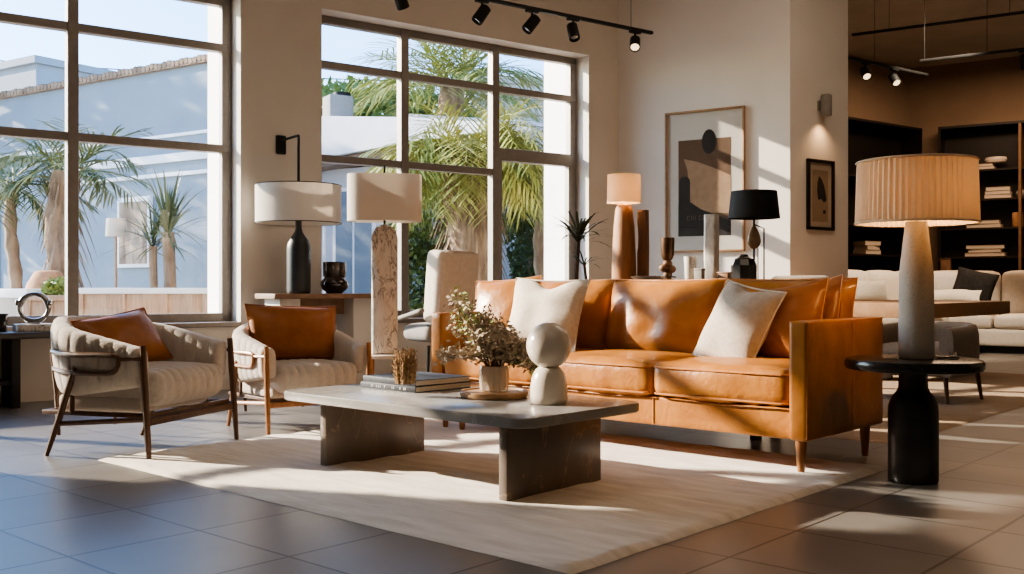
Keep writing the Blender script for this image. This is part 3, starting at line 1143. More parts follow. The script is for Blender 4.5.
def chair_pillow(chair, label, x, y, z, rz, lean, roll, w, h, t, seed):
    loc = chair.matrix_basis @ Vector((x, y, z))
    return throw_pillow(label, loc, math.degrees(chair.rotation_euler.z) + rz, lean, roll, w, h, t, leather_dk, seed, pinch=.06, edge=leather_dk, wr=.014)


ch1 = make_armchair('cream channel-tufted barrel armchair with dark walnut legs, nearest the low bench', (-1.997, 5.425, 0), R(73), 1.0, walnut)
ch2 = make_armchair('cream channel-tufted barrel armchair with lighter teak legs, beside the marble lamp', (-1.335, 6.295, 0), R(40), .9, teak)
chair_pillow(ch1, 'rust leather lumbar cushion in the dark-legged armchair', .02, .0, .425, -6, -32, -7, .52, .33, .16, 2.2)
chair_pillow(ch2, 'rust leather lumbar cushion in the teak-legged armchair', .03, .05, .43, -8, -20, 2, .60, .37, .17, 6.5)

# ------------------------------------------------------------------ round side table and pleated lamp
STP = Vector((1.758, 4.47, 0))
st = thing('side_table', 'black bottle-shaped pedestal table with round dark stone top by the sofa arm', 'table', STP)
bm = B()
lathe(bm, [(.098, 0), (.104, .006), (.105, .05), (.105, .30), (.102, .335), (.088, .37), (.070, .392), (.062, .41), (.060, .46), (.062, .478), (.07, .488)], 40)
obj('pedestal', bm, M('black_resin', (0.017, 0.015, 0.014), (0.030, 0.026, 0.023), scale=4, stretch=(1, 1, 3), rough=0.38, coat=0.15), st)
bm = B()
lathe(bm, [(.262, .488), (.281, .491), (.288, .502), (.288, .522), (.283, .533), (.270, .537), (.001, .537)], 64)
obj('tabletop', bm, black_stone, st)
STZ = .537
pl = thing('table_lamp', 'tall speckled concrete lamp with wide pleated shade glowing on the black pedestal table', 'lamp', (STP.x + .018, STP.y + .01, STZ))
bm = B()
lathe(bm, [(.070, 0), (.0745, .004), (.0745, .05), (.073, .25), (.071, .37), (.067, .41), (.059, .48), (.051, .55), (.046, .60)], 48)
obj('base', bm, concrete, pl, 50)
bm = B()
tube(bm, [(0, 0, .59), (0, 0, .84)], .006, seg=8)
obj('stem', bm, black_metal, pl)
bm = B()
NPL = 62
prof = [(.255, .592), (.255, .602), (.247, .852), (.246, .864), (.241, .864), (.249, .602), (.249, .592)]
rings = []
SEG = NPL * 4
for pi_, (r, z) in enumerate(prof):
    ring = []
    for i in range(SEG):
        a = 2 * PI * i / SEG
        amp = .013 if .598 < z < .86 else .011
        rr = r + amp * ((i % 4) / 3.0 - .5 if i % 4 < 3 else -.2)
        ring.append(bm.verts.new((rr * math.cos(a), rr * math.sin(a), z)))
    rings.append(ring)
for k in range(len(rings)):
    a, b = rings[k], rings[(k + 1) % len(rings)]
    for i in range(SEG):
        j = (i + 1) % SEG
        bm.faces.new((a[i], a[j], b[j], b[i]))
shd = obj('lamp_shade', bm, shade_pleat, pl, 0)
bm = B()
for r, z in ((.2535, .594), (.2465, .862)):
    tube(bm, [((r + .003) * math.cos(2 * PI * i / 64), (r + .003) * math.sin(2 * PI * i / 64), z) for i in range(64)], .005, seg=6, closed=True)
obj('trim_band', bm, shade_cream, shd)
light('bulb_light', 'POINT', (.05, .03, .74), 9, (1, .55, .22), pl, .05)
# glass tealight holder
tl = thing('tealight_dish', 'small clear glass tealight dish next to the concrete lamp', 'candle holder', (STP.x + .155, STP.y - .02, STZ))
bm = B()
lathe(bm, [(.001, .0), (.050, .0), (.055, .006), (.055, .012), (.051, .012), (.047, .006), (.001, .005)], 32, T(-.02, 0, 0))
obj('dish', bm, clear_glass, tl)
bm = B()
lathe(bm, [(.001, .0062), (.013, .0062), (.015, .03), (.013, .03), (.011, .010), (.001, .010)], 20, T(.012, 0, 0))
obj('candle_cup', bm, clear_glass, tl)

# ------------------------------------------------------------------ marble lamp on its round table
mt_p = Vector((-.90, 7.2, 0))
mtab = thing('round_table', 'small round pale side table under the marble lamp, behind the teak-legged armchair', 'table', mt_p)
bm = B()
lathe(bm, [(.15, .35), (.17, .352), (.175, .36), (.175, .372), (.17, .377), (.001, .377)], 40)
obj('tabletop', bm, ivory_fab, mtab)
for k in range(4):
    a = PI / 4 + k * PI / 2
    bm = B()
    tube(bm, [(.15 * math.cos(a), .15 * math.sin(a), 0), (.14 * math.cos(a), .14 * math.sin(a), .352)], [.012, .016], seg=10)
    obj('leg', bm, teak, mtab)
ml = thing('marble_lamp', 'tall lamp of dark-veined beige marble with rounded top and oblong white shade', 'lamp', (mt_p.x, mt_p.y, .377), R(8))
bm = B()
hw, hd, hh = .092, .07, .915
poly = [(-hw, 0), (hw, 0)] + [(hw * math.cos(PI * i / 20), hh - .115 + .115 * math.sin(PI * i / 20)) for i in range(0, 21)]
prism(bm, poly, -hd, hd, T(rx=R(90)), bev=.025, seg=4)
obj('base', bm, marble, ml, 60)
bm = B()
tube(bm, [(0, 0, .91), (0, 0, 1.33)], .008, seg=8)
obj('stem', bm, black_metal, ml)
bm = B()
sh = rrect(.52, .30, .12, 10)
ins = rrect(.514, .294, .117, 10)
n = len(sh)
lv = [[bm.verts.new((x, y, z)) for x, y in pp] for pp, z in ((sh, .935), (sh, 1.262), (ins, 1.262), (ins, .935))]
for k in range(4):
    a, b = lv[k], lv[(k + 1) % 4]
    for i in range(n):
        j = (i + 1) % n
        bm.faces.new((a[i], a[j], b[j], b[i]))
obj('lamp_shade', bm, shade_white, ml, 30)

# ------------------------------------------------------------------ console by the window pier with the black bottle lamp
cn = thing('console_table', 'narrow wood-topped console with pale panels against the pier between the windows', 'table', MW @ Vector((.62, -.33, 0)), WALL_R)
bm = B()
prism(bm, rrect(1.02, .44, .03, 5), .755, .795, bev=.006)
obj('tabletop', bm, oak_dk, cn)
for x0, x1 in ((-.44, -.26), (.22, .42)):
    bm = B()
    bx(bm, x0, x1, -.15, .17, 0, .755, bev=.006)
    obj('panel_leg', bm, plaster, cn)
bm = B()
bx(bm, -.26, .22, .02, .06, .62, .755)
obj('apron', bm, oak_dk, cn)
bl = thing('bottle_lamp', 'matte black bottle lamp with broad white drum shade on the console', 'lamp', MW @ Vector((.392, -.37, .795)), WALL_R)
bm = B()
lathe(bm, [(.092, 0), (.098, .006), (.099, .03), (.099, .36), (.095, .40), (.078, .445), (.052, .48), (.034, .51), (.026, .54), (.025, .60)], 40)
obj('base', bm, black_ceramic, bl, 50)
bm = B()
lathe(bm, [(.35, .58), (.35, .895), (.346, .895), (.346, .58), (.35, .58)], 72, cap=False)
obj('lamp_shade', bm, shade_white, bl, 30)
bm = B()
for z in (.582, .893):
    tube(bm, [(.3515 * math.cos(2 * PI * i / 72), .3515 * math.sin(2 * PI * i / 72), z) for i in range(72)], .004, seg=5, closed=True)
for a in (0, 2 * PI / 3, 4 * PI / 3):
    tube(bm, [(0, 0, .885), (.346 * math.cos(a), .346 * math.sin(a), .885)], .003, seg=5)
tube(bm, [(0, 0, .59), (0, 0, .89)], .006, seg=6)
obj('shade_frame', bm, black_metal, bl)
bv = thing('ceramic_bowl', 'dark glazed two-tier ceramic pot on the console by the black lamp', 'vase', MW @ Vector((.735, -.34, .795)))
bm = B()
lathe(bm, [(.06, 0), (.07, .004), (.075, .012), (.105, .035), (.12, .07), (.118, .10), (.095, .125), (.088, .135), (.098, .15), (.10, .265), (.094, .268), (.088, .16), (.08, .14), (.001, .13)], 40)
obj('body', bm, brown_glaze, bv, 60)
sc = thing('wall_sconce', 'black wall bracket with square mount and thin drop rod on the window pier', 'sconce', MW @ Vector((.392, 0, 2.06)), WALL_R)
bm = B()
bx(bm, -.045, .045, -.03, -.001, -.075, .085, bev=.012)
obj('mount', bm, black_metal, sc)
bm = B()
tube(bm, smooth_path([(0, -.03, .04), (0, -.18, .042), (0, -.345, .042), (0, -.37, .03), (0, -.37, -.05)], 6) + [Vector((0, -.37, -.362))], .011, seg=10)
obj('arm', bm, black_metal, sc)

# ------------------------------------------------------------------ low bench at the window with the ring sculpture
bn = thing('low_console', 'low dark console standing against the wall under the big window', 'table', MW @ Vector((-2.2, -.22, 0)), WALL_R)
bm = B()
bx(bm, -1.0, .82, -.2, .2, .485, .53, bev=.006)
obj('tabletop', bm, dark_bench, bn)
for x in (-.93, .45):
    bm = B()
    bx(bm, x - .03, x + .03, -.185, .185, 0, .485, bev=.004)
    obj('side_panel', bm, black_wood, bn)
bm = B()
bx(bm, -.9, .42, -.15, .18, .16, .19)
obj('shelf', bm, black_wood, bn)
rbx = MW @ Vector((-1.60, -.24, .53))
rb = thing('marble_block', 'flat pale veined stone block under the silver ring on the low console', 'ornament', rbx, WALL_R)
bm = B()
prism(bm, rrect(.26, .18, .02, 4), 0, .055, bev=.008)
obj('slab', bm, marble, rb)
rs = thing('ring_sculpture', 'silver metal ring sculpture standing upright on the pale stone block', 'sculpture', MW @ Vector((-1.60, -.24, .586)), R(10))
bm = B()
tube(bm, [(.098 * math.cos(2 * PI * i / 48), 0, .115 + .098 * math.sin(2 * PI * i / 48)) for i in range(48)], [.019 + .004 * math.sin(3 * 2 * PI * i / 48) for i in range(48)], seg=12, closed=True)
obj('ring', bm, silver, rs, 60)
for s in (-1, 1):
    bm = B()
    softbox(bm, (s * .108, 0, .15), (.03, .055, .04), r=.01, n=5)
    obj('collar', bm, silver, rs)
bm = B()
bx(bm, -.04, .04, -.03, .03, 0, .018, bev=.006)
obj('foot', bm, silver, rs)
cam_b = thing('glass_box', 'small dark glass box on the low console behind the silver ring', 'box', MW @ Vector((-1.83, -.13, .53)), R(20))
bm = B()
bx(bm, -.07, .07, -.05, .05, 0, .12, bev=.006)
obj('case', bm, smoke_glass, cam_b)
bm = B()
bx(bm, -.074, .074, -.054, .054, .115, .128, bev=.004)
obj('lid', bm, black_metal, cam_b)

# ------------------------------------------------------------------ high-back lounge chair behind the sofa
LC = P(440, 300, 7.9)
lc = thing('lounge_chair', 'high-backed beige upholstered chair turned to the window behind the sofa', 'chair', (LC.x, LC.y, 0), R(-50))
# local: chair faces -x
bm = B()
softbox(bm, (.06, 0, .86), (.19, .40, .56), r=.05, n=14, puff=(.015, 0, 0), mt=T(0, 0, 0, ry=R(6)))
obj('backrest', bm, ivory_fab, lc)
bm = B()
tube(bm, [(.222, -.17, .62), (.262, -.17, 1.08), (.258, -.12, 1.118), (.258, .12, 1.118), (.262, .17, 1.08), (.222, .17, .62)], .006, seg=6)
obj('seam', bm, linen, lc)
bm = B()
softbox(bm, (-.03, 0, .50), (.36, .44, .12), r=.05, n=12, puff=(0, 0, .02))
obj('seat', bm, pale_grey, lc)
for s in (-1, 1):
    bm = B()
    softbox(bm, (-.10, s * .27, .62), (.50, .055, .035), r=.016, n=8, warp=lambda q: Vector((q.x, q.y, q.z + q.x * .22)))
    tube(bm, [(-.33, s * .27, .56), (-.30, s * .26, .40)], .011, seg=8)
    obj('armrest', bm, pale_grey, lc)
for sx in (-.30, .14):
    for sy in (-.21, .21):
        bm = B()
        tube(bm, [(sx * 1.12, sy * 1.1, 0), (sx, sy, .41)], [.009, .014], seg=8)
        obj('leg', bm, black_metal, lc)

# potted dracaena by the window
dp = P(577, 300, 8.4)
dr = thing('potted_dracaena', 'slim potted dracaena with drooping dark leaves by the window behind the sofa', 'plant', (dp.x, dp.y, 0))
bm = B()
lathe(bm, [(.11, 0), (.13, .01), (.15, .30), (.155, .33), (.14, .33), (.13, .29), (.001, .285)], 32)
obj('pot', bm, concrete, dr)
bm = B()
tube(bm, smooth_path([(0, 0, .28), (.01, 0, .6), (-.005, 0, .9), (.015, .01, 1.25)], 6), [.016] * 19, seg=8)
tube(bm, smooth_path([(.005, 0, .5), (.08, 0, .75), (.06, 0, 1.05)], 6), [.012] * 13, seg=8)
obj('stem', bm, twig, dr)
bm = B()
rnd = random.Random(3)
for k in range(34):
    a = k * 2.399
    el = rnd.uniform(.05, 1.0)
    leaf_blade(bm, (.015, .01, 1.24 + rnd.uniform(-.03, .04)), (math.cos(a) * math.cos(el), math.sin(a) * math.cos(el), math.sin(el)), rnd.uniform(.30, .40), .016, .7)
for k in range(12):
    a = k * 2.399 + 1
    el = rnd.uniform(.1, .9)
    leaf_blade(bm, (.06, 0, 1.03), (math.cos(a) * math.cos(el), math.sin(a) * math.cos(el), math.sin(el)), rnd.uniform(.2, .28), .010, .75)
leaf_blade(bm, (-.1, -.1, .95), (-.5, 0, .8), .2, .012, .6)
obj('leaves', bm, dark_leaf, dr, 0)

# ------------------------------------------------------------------ console behind the sofa and what stands on it
CZ = .888
CY = SD + .05 + .16       # console centre line in sofa coordinates


def cpt(px, dy=0.0, z=CZ):
    """point on the sofa console under image column px."""
    y = CY + dy
    o = SOFA_C + E2 * y
    k = (px - 512) / F
    t = (k * o.y - o.x) / (E1.x - k * E1.y)
    v = o + E1 * t
    return Vector((v.x, v.y, z)), v.y


a_, _ = cpt(774)
b_, _ = cpt(556)
cs_len = (a_ - b_).length
cs = thing('sofa_console', 'long narrow dark wood console table pushed against the sofa back', 'table', ((a_ + b_) / 2).to_3d().xy.to_3d(), R(-42))
bm = B()
prism(bm, rrect(cs_len, .30, .012, 3), CZ - .045, CZ, bev=.004)
obj('tabletop', bm, oak_dk, cs)
for sx in (-1, 1):
    for sy in (-1, 1):
        bm = B()
        bx(bm, sx * (cs_len / 2 - .05) - .025, sx * (cs_len / 2 - .05) + .025, sy * .115 - .025, sy * .115 + .025, 0.0, CZ - .045, bev=.004)
        obj('leg', bm, oak_dk, cs)
bm = B()
bx(bm, -cs_len / 2 + .05, cs_len / 2 - .05, -.10, .10, .22, .25)
obj('shelf', bm, oak_dk, cs)


def up(px, d):  # metres per pixel at depth d
    return px * d / F


# wooden lamp
p, d = cpt(624)
wl = thing('wooden_lamp', 'carved orange-brown wooden column lamp with small cream drum shade', 'lamp', p)
bm = B()
h0 = up(77, d)
lathe(bm, [(up(11.5, d), 0), (up(12.3, d), .01), (up(12, d), h0 * .3), (up(10.5, d), h0 * .7), (up(8.6, d), h0 * .93), (up(7, d), h0 * .985), (up(3, d), h0)], 28)
obj('base', bm, log_mat, wl, 50)
bm = B()
r, z0, z1 = up(17, d), h0 + up(1, d), h0 + up(29, d)
lathe(bm, [(r, z0), (r * .97, z1), (r * .95, z1), (r * .98, z0), (r, z0)], 48, cap=False)
tube(bm, [(0, 0, h0 - .01), (0, 0, h0 + .012)], .005, seg=6)
for a in (0, 2.09, 4.19):
    tube(bm, [(0, 0, h0 + .010), (r * .97 * math.cos(a), r * .97 * math.sin(a), h0 + .012)], .003, seg=5)
obj('lamp_shade', bm, shade_cream, wl, 40)
light('bulb_light', 'POINT', (0, 0, h0 + .09), 3.0, (1, .6, .28), wl, .03)
# carved post
p, d = cpt(643, .05)
cp = thing('wooden_post', 'slim square dark wooden post with a worn notch, beside the wooden lamp', 'sculpture', p, R(-30))
bm = B()
w, h = up(4.6, d), up(71, d)
poly = [(-w, 0), (w, 0), (w * 1.05, h * .45), (w, h), (-w * .9, h), (-w, h * .82), (-w * .55, h * .62), (-w * .75, h * .48), (-w, h * .4)]
prism(bm, poly, -w, w, T(rx=R(90)), bev=.004)
obj('shaft', bm, log_dk, cp)
# goblet
p, d = cpt(667.5, -.02)
gb = thing('bronze_goblet', 'dark bronze goblet on a stem of stacked wooden beads', 'vase', p)
bm = B()
h = up(43, d)
lathe(bm, [(up(3, d), h * .46), (up(5, d), h * .50), (up(6.6, d), h * .62), (up(7, d), h * .99), (up(6.7, d), h), (up(6.2, d), h * .97), (up(5.5, d), h * .62), (.001, h * .54)], 28)
obj('cup', bm, bronze_cup, gb)
for dx, z, r in ((0, .40, 5), (-.022, .30, 5.2), (.02, .27, 5.4), (0, .13, 4.8)):
    bm = B()
    rr = up(r, d)
    lathe(bm, [(rr * math.sin(PI * i / 10), h * z - rr * .8 * math.cos(PI * i / 10)) for i in range(11)], 16, T(dx, 0, 0))
    obj('bead', bm, bead_wood, gb)
bm = B()
lathe(bm, [(up(8, d), 0), (up(8, d), .006), (up(3.5, d), .014), (up(2.4, d), h * .5)], 24)
obj('foot', bm, bronze_cup, gb)
# twig tray
p, d = cpt(650, -.05)
tt = thing('twig_tray', 'shallow tray of driftwood twigs on the sofa console by the goblet', 'tray', p, R(-42))
bm = B()
prism(bm, rrect(.30, .07, .02, 4), 0, .006)
obj('plate', bm, oak_dk, tt)
rnd = random.Random(9)
for k in range(12):
    bm = B()
    y = rnd.uniform(-.025, .025)
    x0 = rnd.uniform(-.15, 0)
    pts = [(x0 + t * .17, y + rnd.uniform(-.006, .006), .013 + (.009 if k > 6 else 0) + rnd.uniform(0, .003)) for t in (0, .33, .66, 1)]
    tube(bm, smooth_path(pts, 4), rnd.uniform(.004, .007), seg=6)
    obj('twig', bm, twig, tt)
# white cup vase
p, d = cpt(690.5, -.02)
wc = thing('white_vase', 'small tapered off-white crackled vase between the goblet and the silver column', 'vase', p)
bm = B()
h = up(24, d)
lathe(bm, [(up(5, d), 0), (up(5.4, d), .005), (up(6.2, d), h * .6), (up(6.8, d), h), (up(6.2, d), h), (up(5.4, d), h * .6), (.001, h * .2)], 28)
obj('body', bm, marble, wc)
p, d = cpt(699.5, -.07)
db = thing('grey_box', 'little grey box at the foot of the silver column vase', 'box', p, R(-42))
bm = B()
bx(bm, -.026, .026, -.02, .02, 0, .06, bev=.003)
obj('case', bm, pale_grey, db)
bm = B()
bx(bm, -.028, .028, -.022, .022, .06, .072, bev=.003)
obj('lid', bm, pale_grey, db)
# silver column
p, d = cpt(711.5, 0.02)
sv = thing('silver_column_vase', 'tall square silver-leaf column vase in front of the big print', 'vase', p, R(-30))
bm = B()
w, h = up(6.3, d), up(66, d)
prism(bm, rrect(2 * w, 2 * w, .012, 4), 0, h, bev=.003)
bmesh.ops.delete(bm, geom=[f for f in bm.faces if f.normal.z > .9 and len(f.verts) > 8], context='FACES_ONLY')
prism(bm, rrect(2 * w - .012, 2 * w - .012, .009, 4), h - .05, h - .048)
obj('body', bm, silver_leaf, sv)
p, d = cpt(725, 0.0)
b2 = thing('brown_box', 'small dark brown box between the silver column and the black lamp', 'box', p, R(-42))
bm = B()
bx(bm, -.035, .035, -.03, .03, 0, .04, bev=.003)
obj('case', bm, oak_dk, b2)
bm = B()
bx(bm, -.037, .037, -.032, .032, .04, .05, bev=.003)
obj('lid', bm, oak_dk, b2)
# black lamp
p, d = cpt(744, 0.0)
bk = thing('black_lamp', 'black-shaded lamp with faceted dark glass jug base and teardrop in its stem', 'lamp', p)
bm = B()
lathe(bm, [(up(11, d), 0), (up(13, d), .008), (up(13, d), up(15, d)), (up(10.5, d), up(21, d)), (up(5, d), up(23.5, d)), (up(3.5, d), up(26, d))], 9)
obj('base', bm, smoke_glass, bk, 20)
ox = up(10, d)
bm = B()
tube(bm, [(ox, 0, 0), (ox, 0, up(66, d))], .006, seg=8)
tube(bm, [(ox, 0, up(56, d)), (ox + up(10, d), 0, up(52, d)), (ox + up(10, d), 0, .0)], .0045, seg=8)
tube(bm, [(ox + up(4, d), 0, 0), (ox + up(4, d), 0, up(32, d))], .003, seg=6)
obj('stem', bm, black_metal, bk)
bm = B()
pr = [(.001, 0), (.45, .05), (.85, .18), (1, .34), (.88, .55), (.55, .8), (.25, .95), (.1, 1)]
lathe(bm, [(r * up(7, d), up(31, d) + z * up(24, d)) for r, z in pr], 28, T(ox, 0, 0) @ Matrix.Diagonal((1, .6, 1, 1)))
obj('teardrop', bm, M('teardrop_glass', (.42, .30, .19), (.16, .10, .06), scale=10, rough=.15, coat=.5), bk, 60)
bm = B()
r0, r1 = up(25.5, d), up(22.5, d)
z0, z1 = up(62, d), up(89, d)
lathe(bm, [(r0, z0), (r1, z1), (r1 - .004, z1), (r0 - .004, z0), (r0, z0)], 56, T(ox, 0, 0), cap=False)
for a in (0, 2.09, 4.19):
    tube(bm, [(ox, 0, z0 + .01), (ox + (r0 - .003) * math.cos(a), (r0 - .003) * math.sin(a), z0 + .01)], .003, seg=5)
obj('lamp_shade', bm, shade_black, bk, 40)

# ------------------------------------------------------------------ art on the walls
art = thing('framed_print', 'large abstract print in thin oak frame on the pale back wall', 'picture', MB @ Vector((1.0, 0, 1.94)), BACK_R)
W_, H_ = .865, 1.46
bm = B()
for x0, x1, z0, z1 in ((-W_ / 2, W_ / 2, H_ / 2 - .02, H_ / 2), (-W_ / 2, W_ / 2, -H_ / 2, -H_ / 2 + .02), (-W_ / 2, -W_ / 2 + .02, -H_ / 2, H_ / 2), (W_ / 2 - .02, W_ / 2, -H_ / 2, H_ / 2)):
    bx(bm, x0, x1, -.04, -.002, z0, z1, bev=.002)
obj('frame', bm, oak, art)
bm = B()
bx(bm, -W_ / 2 + .015, W_ / 2 - .015, -.014, -.004, -H_ / 2 + .015, H_ / 2 - .015)
obj('mat_board', bm, mat_board, art)
bm = B()
X0, X1, Z0, Z1 = -.288, .285, -.565, .43
bx(bm, X0, X1, -.0155, -.014, Z0, Z1)
pt = obj('print', bm, ink_brown, art)


def flat(poly, y):
    bm = B()
    prism(bm, poly, 0, .001, T(0, y, 0, rx=R(90)))
    return bm


# sun patch painted as a tan field, charcoal base with arch, charcoal oval
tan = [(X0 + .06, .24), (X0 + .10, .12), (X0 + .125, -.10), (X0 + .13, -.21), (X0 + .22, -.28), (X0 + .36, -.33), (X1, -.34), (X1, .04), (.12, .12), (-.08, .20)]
obj('painted_sun_patch', flat(tan, -.0155), ink_sun_patch, pt, 0)
arch = [(X0, Z0), (X1, Z0), (X1, -.42), (X0 + .40, -.345), (X0 + .25, -.29), (X0 + .13, -.21)]
arch += [(X0 + .07 + .06 * math.cos(PI * i / 12), -.0 + .055 * math.sin(PI * i / 12)) for i in range(0, 13)] + [(X0 + .008, -.21), (X0, -.24)]
obj('charcoal_arch', flat(arch, -.0165), ink_dark, pt, 0)
obj('charcoal_oval', flat([(.05 + .078 * math.cos(2 * PI * i / 32), .40 + .125 * math.sin(2 * PI * i / 32)) for i in range(32)], -.0175), ink_dark, pt, 0)
bm = B()
x = -.19
for k, w in enumerate((.03, .028, .03, .026, .035)):
    bx(bm, x, x + .007, -.0183, -.0172, -.40, -.355)
    if k in (0, 3, 4):
        bx(bm, x, x + w, -.0183, -.0172, -.362, -.355)
        bx(bm, x, x + w, -.0183, -.0172, -.40, -.393)
    if k in (1, 4):
        bx(bm, x + w - .007, x + w, -.0183, -.0172, -.40, -.355)
    x += w + .014
obj('lettering', bm, ribbed_art_text, pt)
bm = B()
quad(bm, (-W_ / 2 + .018, -.029, -H_ / 2 + .018), (W_ / 2 - .018, -.029, -H_ / 2 + .018), (W_ / 2 - .018, -.029, H_ / 2 - .018), (-W_ / 2 + .018, -.029, H_ / 2 - .018))
obj('glazing', bm, glass, art, 0)

PA = PIER + U * .455
sp = thing('framed_print', 'small black-framed beige print with dark leaf shape on the pier', 'picture', (PA.x, PA.y, 1.775), WALL_R)
w, h = .42, .705
bm = B()
for x0, x1, z0, z1 in ((-w / 2, w / 2, h / 2 - .03, h / 2), (-w / 2, w / 2, -h / 2, -h / 2 + .03), (-w / 2, -w / 2 + .03, -h / 2, h / 2), (w / 2 - .03, w / 2, -h / 2, h / 2)):
    bx(bm, x0, x1, -.035, -.002, z0, z1, bev=.002)
obj('frame', bm, black_wood, sp)
bm = B()
bx(bm, -w / 2 + .02, w / 2 - .02, -.012, -.003, -h / 2 + .02, h / 2 - .02)
obj('mat_board', bm, M('beige_board', (.50, .41, .31), (.47, .385, .29), scale=5, rough=.9), sp)
bm = B()
bx(bm, -.125, .125, -.0135, -.012, -.27, .25)
pr2 = obj('print', bm, ink_beige, sp)
blob = [(-.02, .19), (.02, .16), (.06, .10), (.085, .02), (.10, -.05), (.06, -.075), (.02, -.04), (-.035, -.05), (-.05, .03), (-.045, .12)]
obj('leaf_shape', flat(blob, -.0135), ink_dark, pr2, 0)
obj('small_dot', flat([(.045, -.15), (.085, -.15), (.085, -.185), (.045, -.185)], -.0135), ink_dark, pr2, 0)
ws = thing('wall_light', 'small grey cylinder wall light above the black-framed print', 'sconce', (PA.x, PA.y, 2.66), WALL_R)
bm = B()
bx(bm, -.035, .035, -.02, -.001, -.03, .06, bev=.006)
obj('mount', bm, pale_grey, ws)
bm = B()
lathe(bm, [(.05, -.10), (.055, -.09), (.055, .10), (.045, .115), (.001, .115)], 24, T(0, -.085, 0))
obj('lamp_body', bm, pale_grey, ws)
light('sconce_light', 'SPOT', (0, -.10, -.11), 7, (1, .58, .28), ws, .03, spot_size=R(120), spot_blend=1.0)

# ------------------------------------------------------------------ track lights
def track(label, a, b, wires, heads, wire_top=CEIL, bar=.018):
    """a,b world end points; heads: (fraction, aim vector, lit)."""
    d = b - a
    o = thing('track_spotlights', label, 'track light', a, math.atan2(d.y, d.x))
    L = d.xy.length
    bm = B()
    bx(bm, 0, L, -bar, bar, -bar * .8, bar * .8, bev=.003)
    obj('rail', bm, black_metal, o)
    for f in wires:
        bm = B()
        tube(bm, [(f * L, 0, bar * .7), (f * L, 0, wire_top - a.z)], .003, seg=6)
        obj('suspension_wire', bm, black_metal, o)
    inv = Matrix.Rotation(-math.atan2(d.y, d.x), 4, 'Z')
    for f, aim, lit in heads:
        aim = (inv @ Vector(aim)).normalized()
        bm = B()
        bx(bm, f * L - .06, f * L + .06, -.022, .022, -.035, -.012, bev=.004)
        tube(bm, [(f * L, 0, -.03), (f * L, 0, -.10)], .010, seg=8)
        hd_ = obj('adaptor', bm, black_metal, o)
        q = aim.to_track_quat('Z', 'Y').to_matrix().to_4x4()
        bm = B()
        lathe(bm, [(.035, -.07), (.047, -.062), (.05, .075), (.047, .085), (.042, .085), (.040, .070), (.001, .066)], 24, Matrix.Translation((f * L, 0, -.125)) @ q)
        obj('spot_head', bm, black_metal, hd_)
        bm = B()
        lathe(bm, [(.001, .0665), (.039, .0705), (.030, .073), (.001, .075)], 20, Matrix.Translation((f * L, 0, -.125)) @ q)
        obj('lens', bm, lens_on if lit else silver, hd_)
    return o


te = P(652, 33, 9.55)
tdir = U
ts = te - tdir * 3.4
ts.z = te.z
Ltr = 3.4
def frac(px):
    k = (px - 512) / F
    t = (k * te.y - te.x) / (-(tdir.x) + k * tdir.y)
    return 1 - t / Ltr
track('black ceiling track of spotlights running along in front of the wide window wall', ts, te, [frac(631), .3],
      [(frac(400), (.3, .5, -.9), False), (frac(482), (-.55, -.2, -.85), False), (frac(532), (-.6, -.2, -.8), False), (frac(573), (.15, -.4, -.9), False), (frac(635), (-.1, -.75, -.7), True)])
t2 = P(927, 75, 11.8)
track('short black track with two glowing spotlights in the dim room', t2 - U * 1.75, t2, [.42], [(.32, (.0, -.75, -.66), True), (.63, (.1, -.7, -.7), True)])
a3 = P(852, 35, 12.0)
track('long bare black ceiling rail highest in the dim room', a3, a3 + WV * 4.2, [.1, .4, .8], [])
a4 = P(920, 61, 11.3)
track('black ceiling rail with one downward spotlight above the bookcases', a4, a4 + WV * 4.0, [.012, .17, .6], [(.262, (0, 0, -1), False)])

# ------------------------------------------------------------------ dining table and chairs
DT = Vector((3.48, 8.5, 0))
oak_mid = M('amber_oak', (0.36, 0.21, 0.115), (0.28, 0.155, 0.08), scale=6, stretch=(2, 14, 2), rough=0.5, detail=6)
dt = thing('dining_table', 'thick-topped wooden dining table behind the leather sofa', 'table', DT, R(-42))
bm = B()
bx(bm, -1.62, 0, 0, 2.2, .585, .712, bev=.008)
obj('tabletop', bm, oak_mid, dt)
for x, y in ((-.75, .5), (-.75, 1.7)):
    bm = B()
    lathe(bm, [(.22, RUGZ), (.23, .03), (.16, .3), (.12, .587)], 36, T(x, y, 0))
    obj('pedestal', bm, pale_grey, dt)


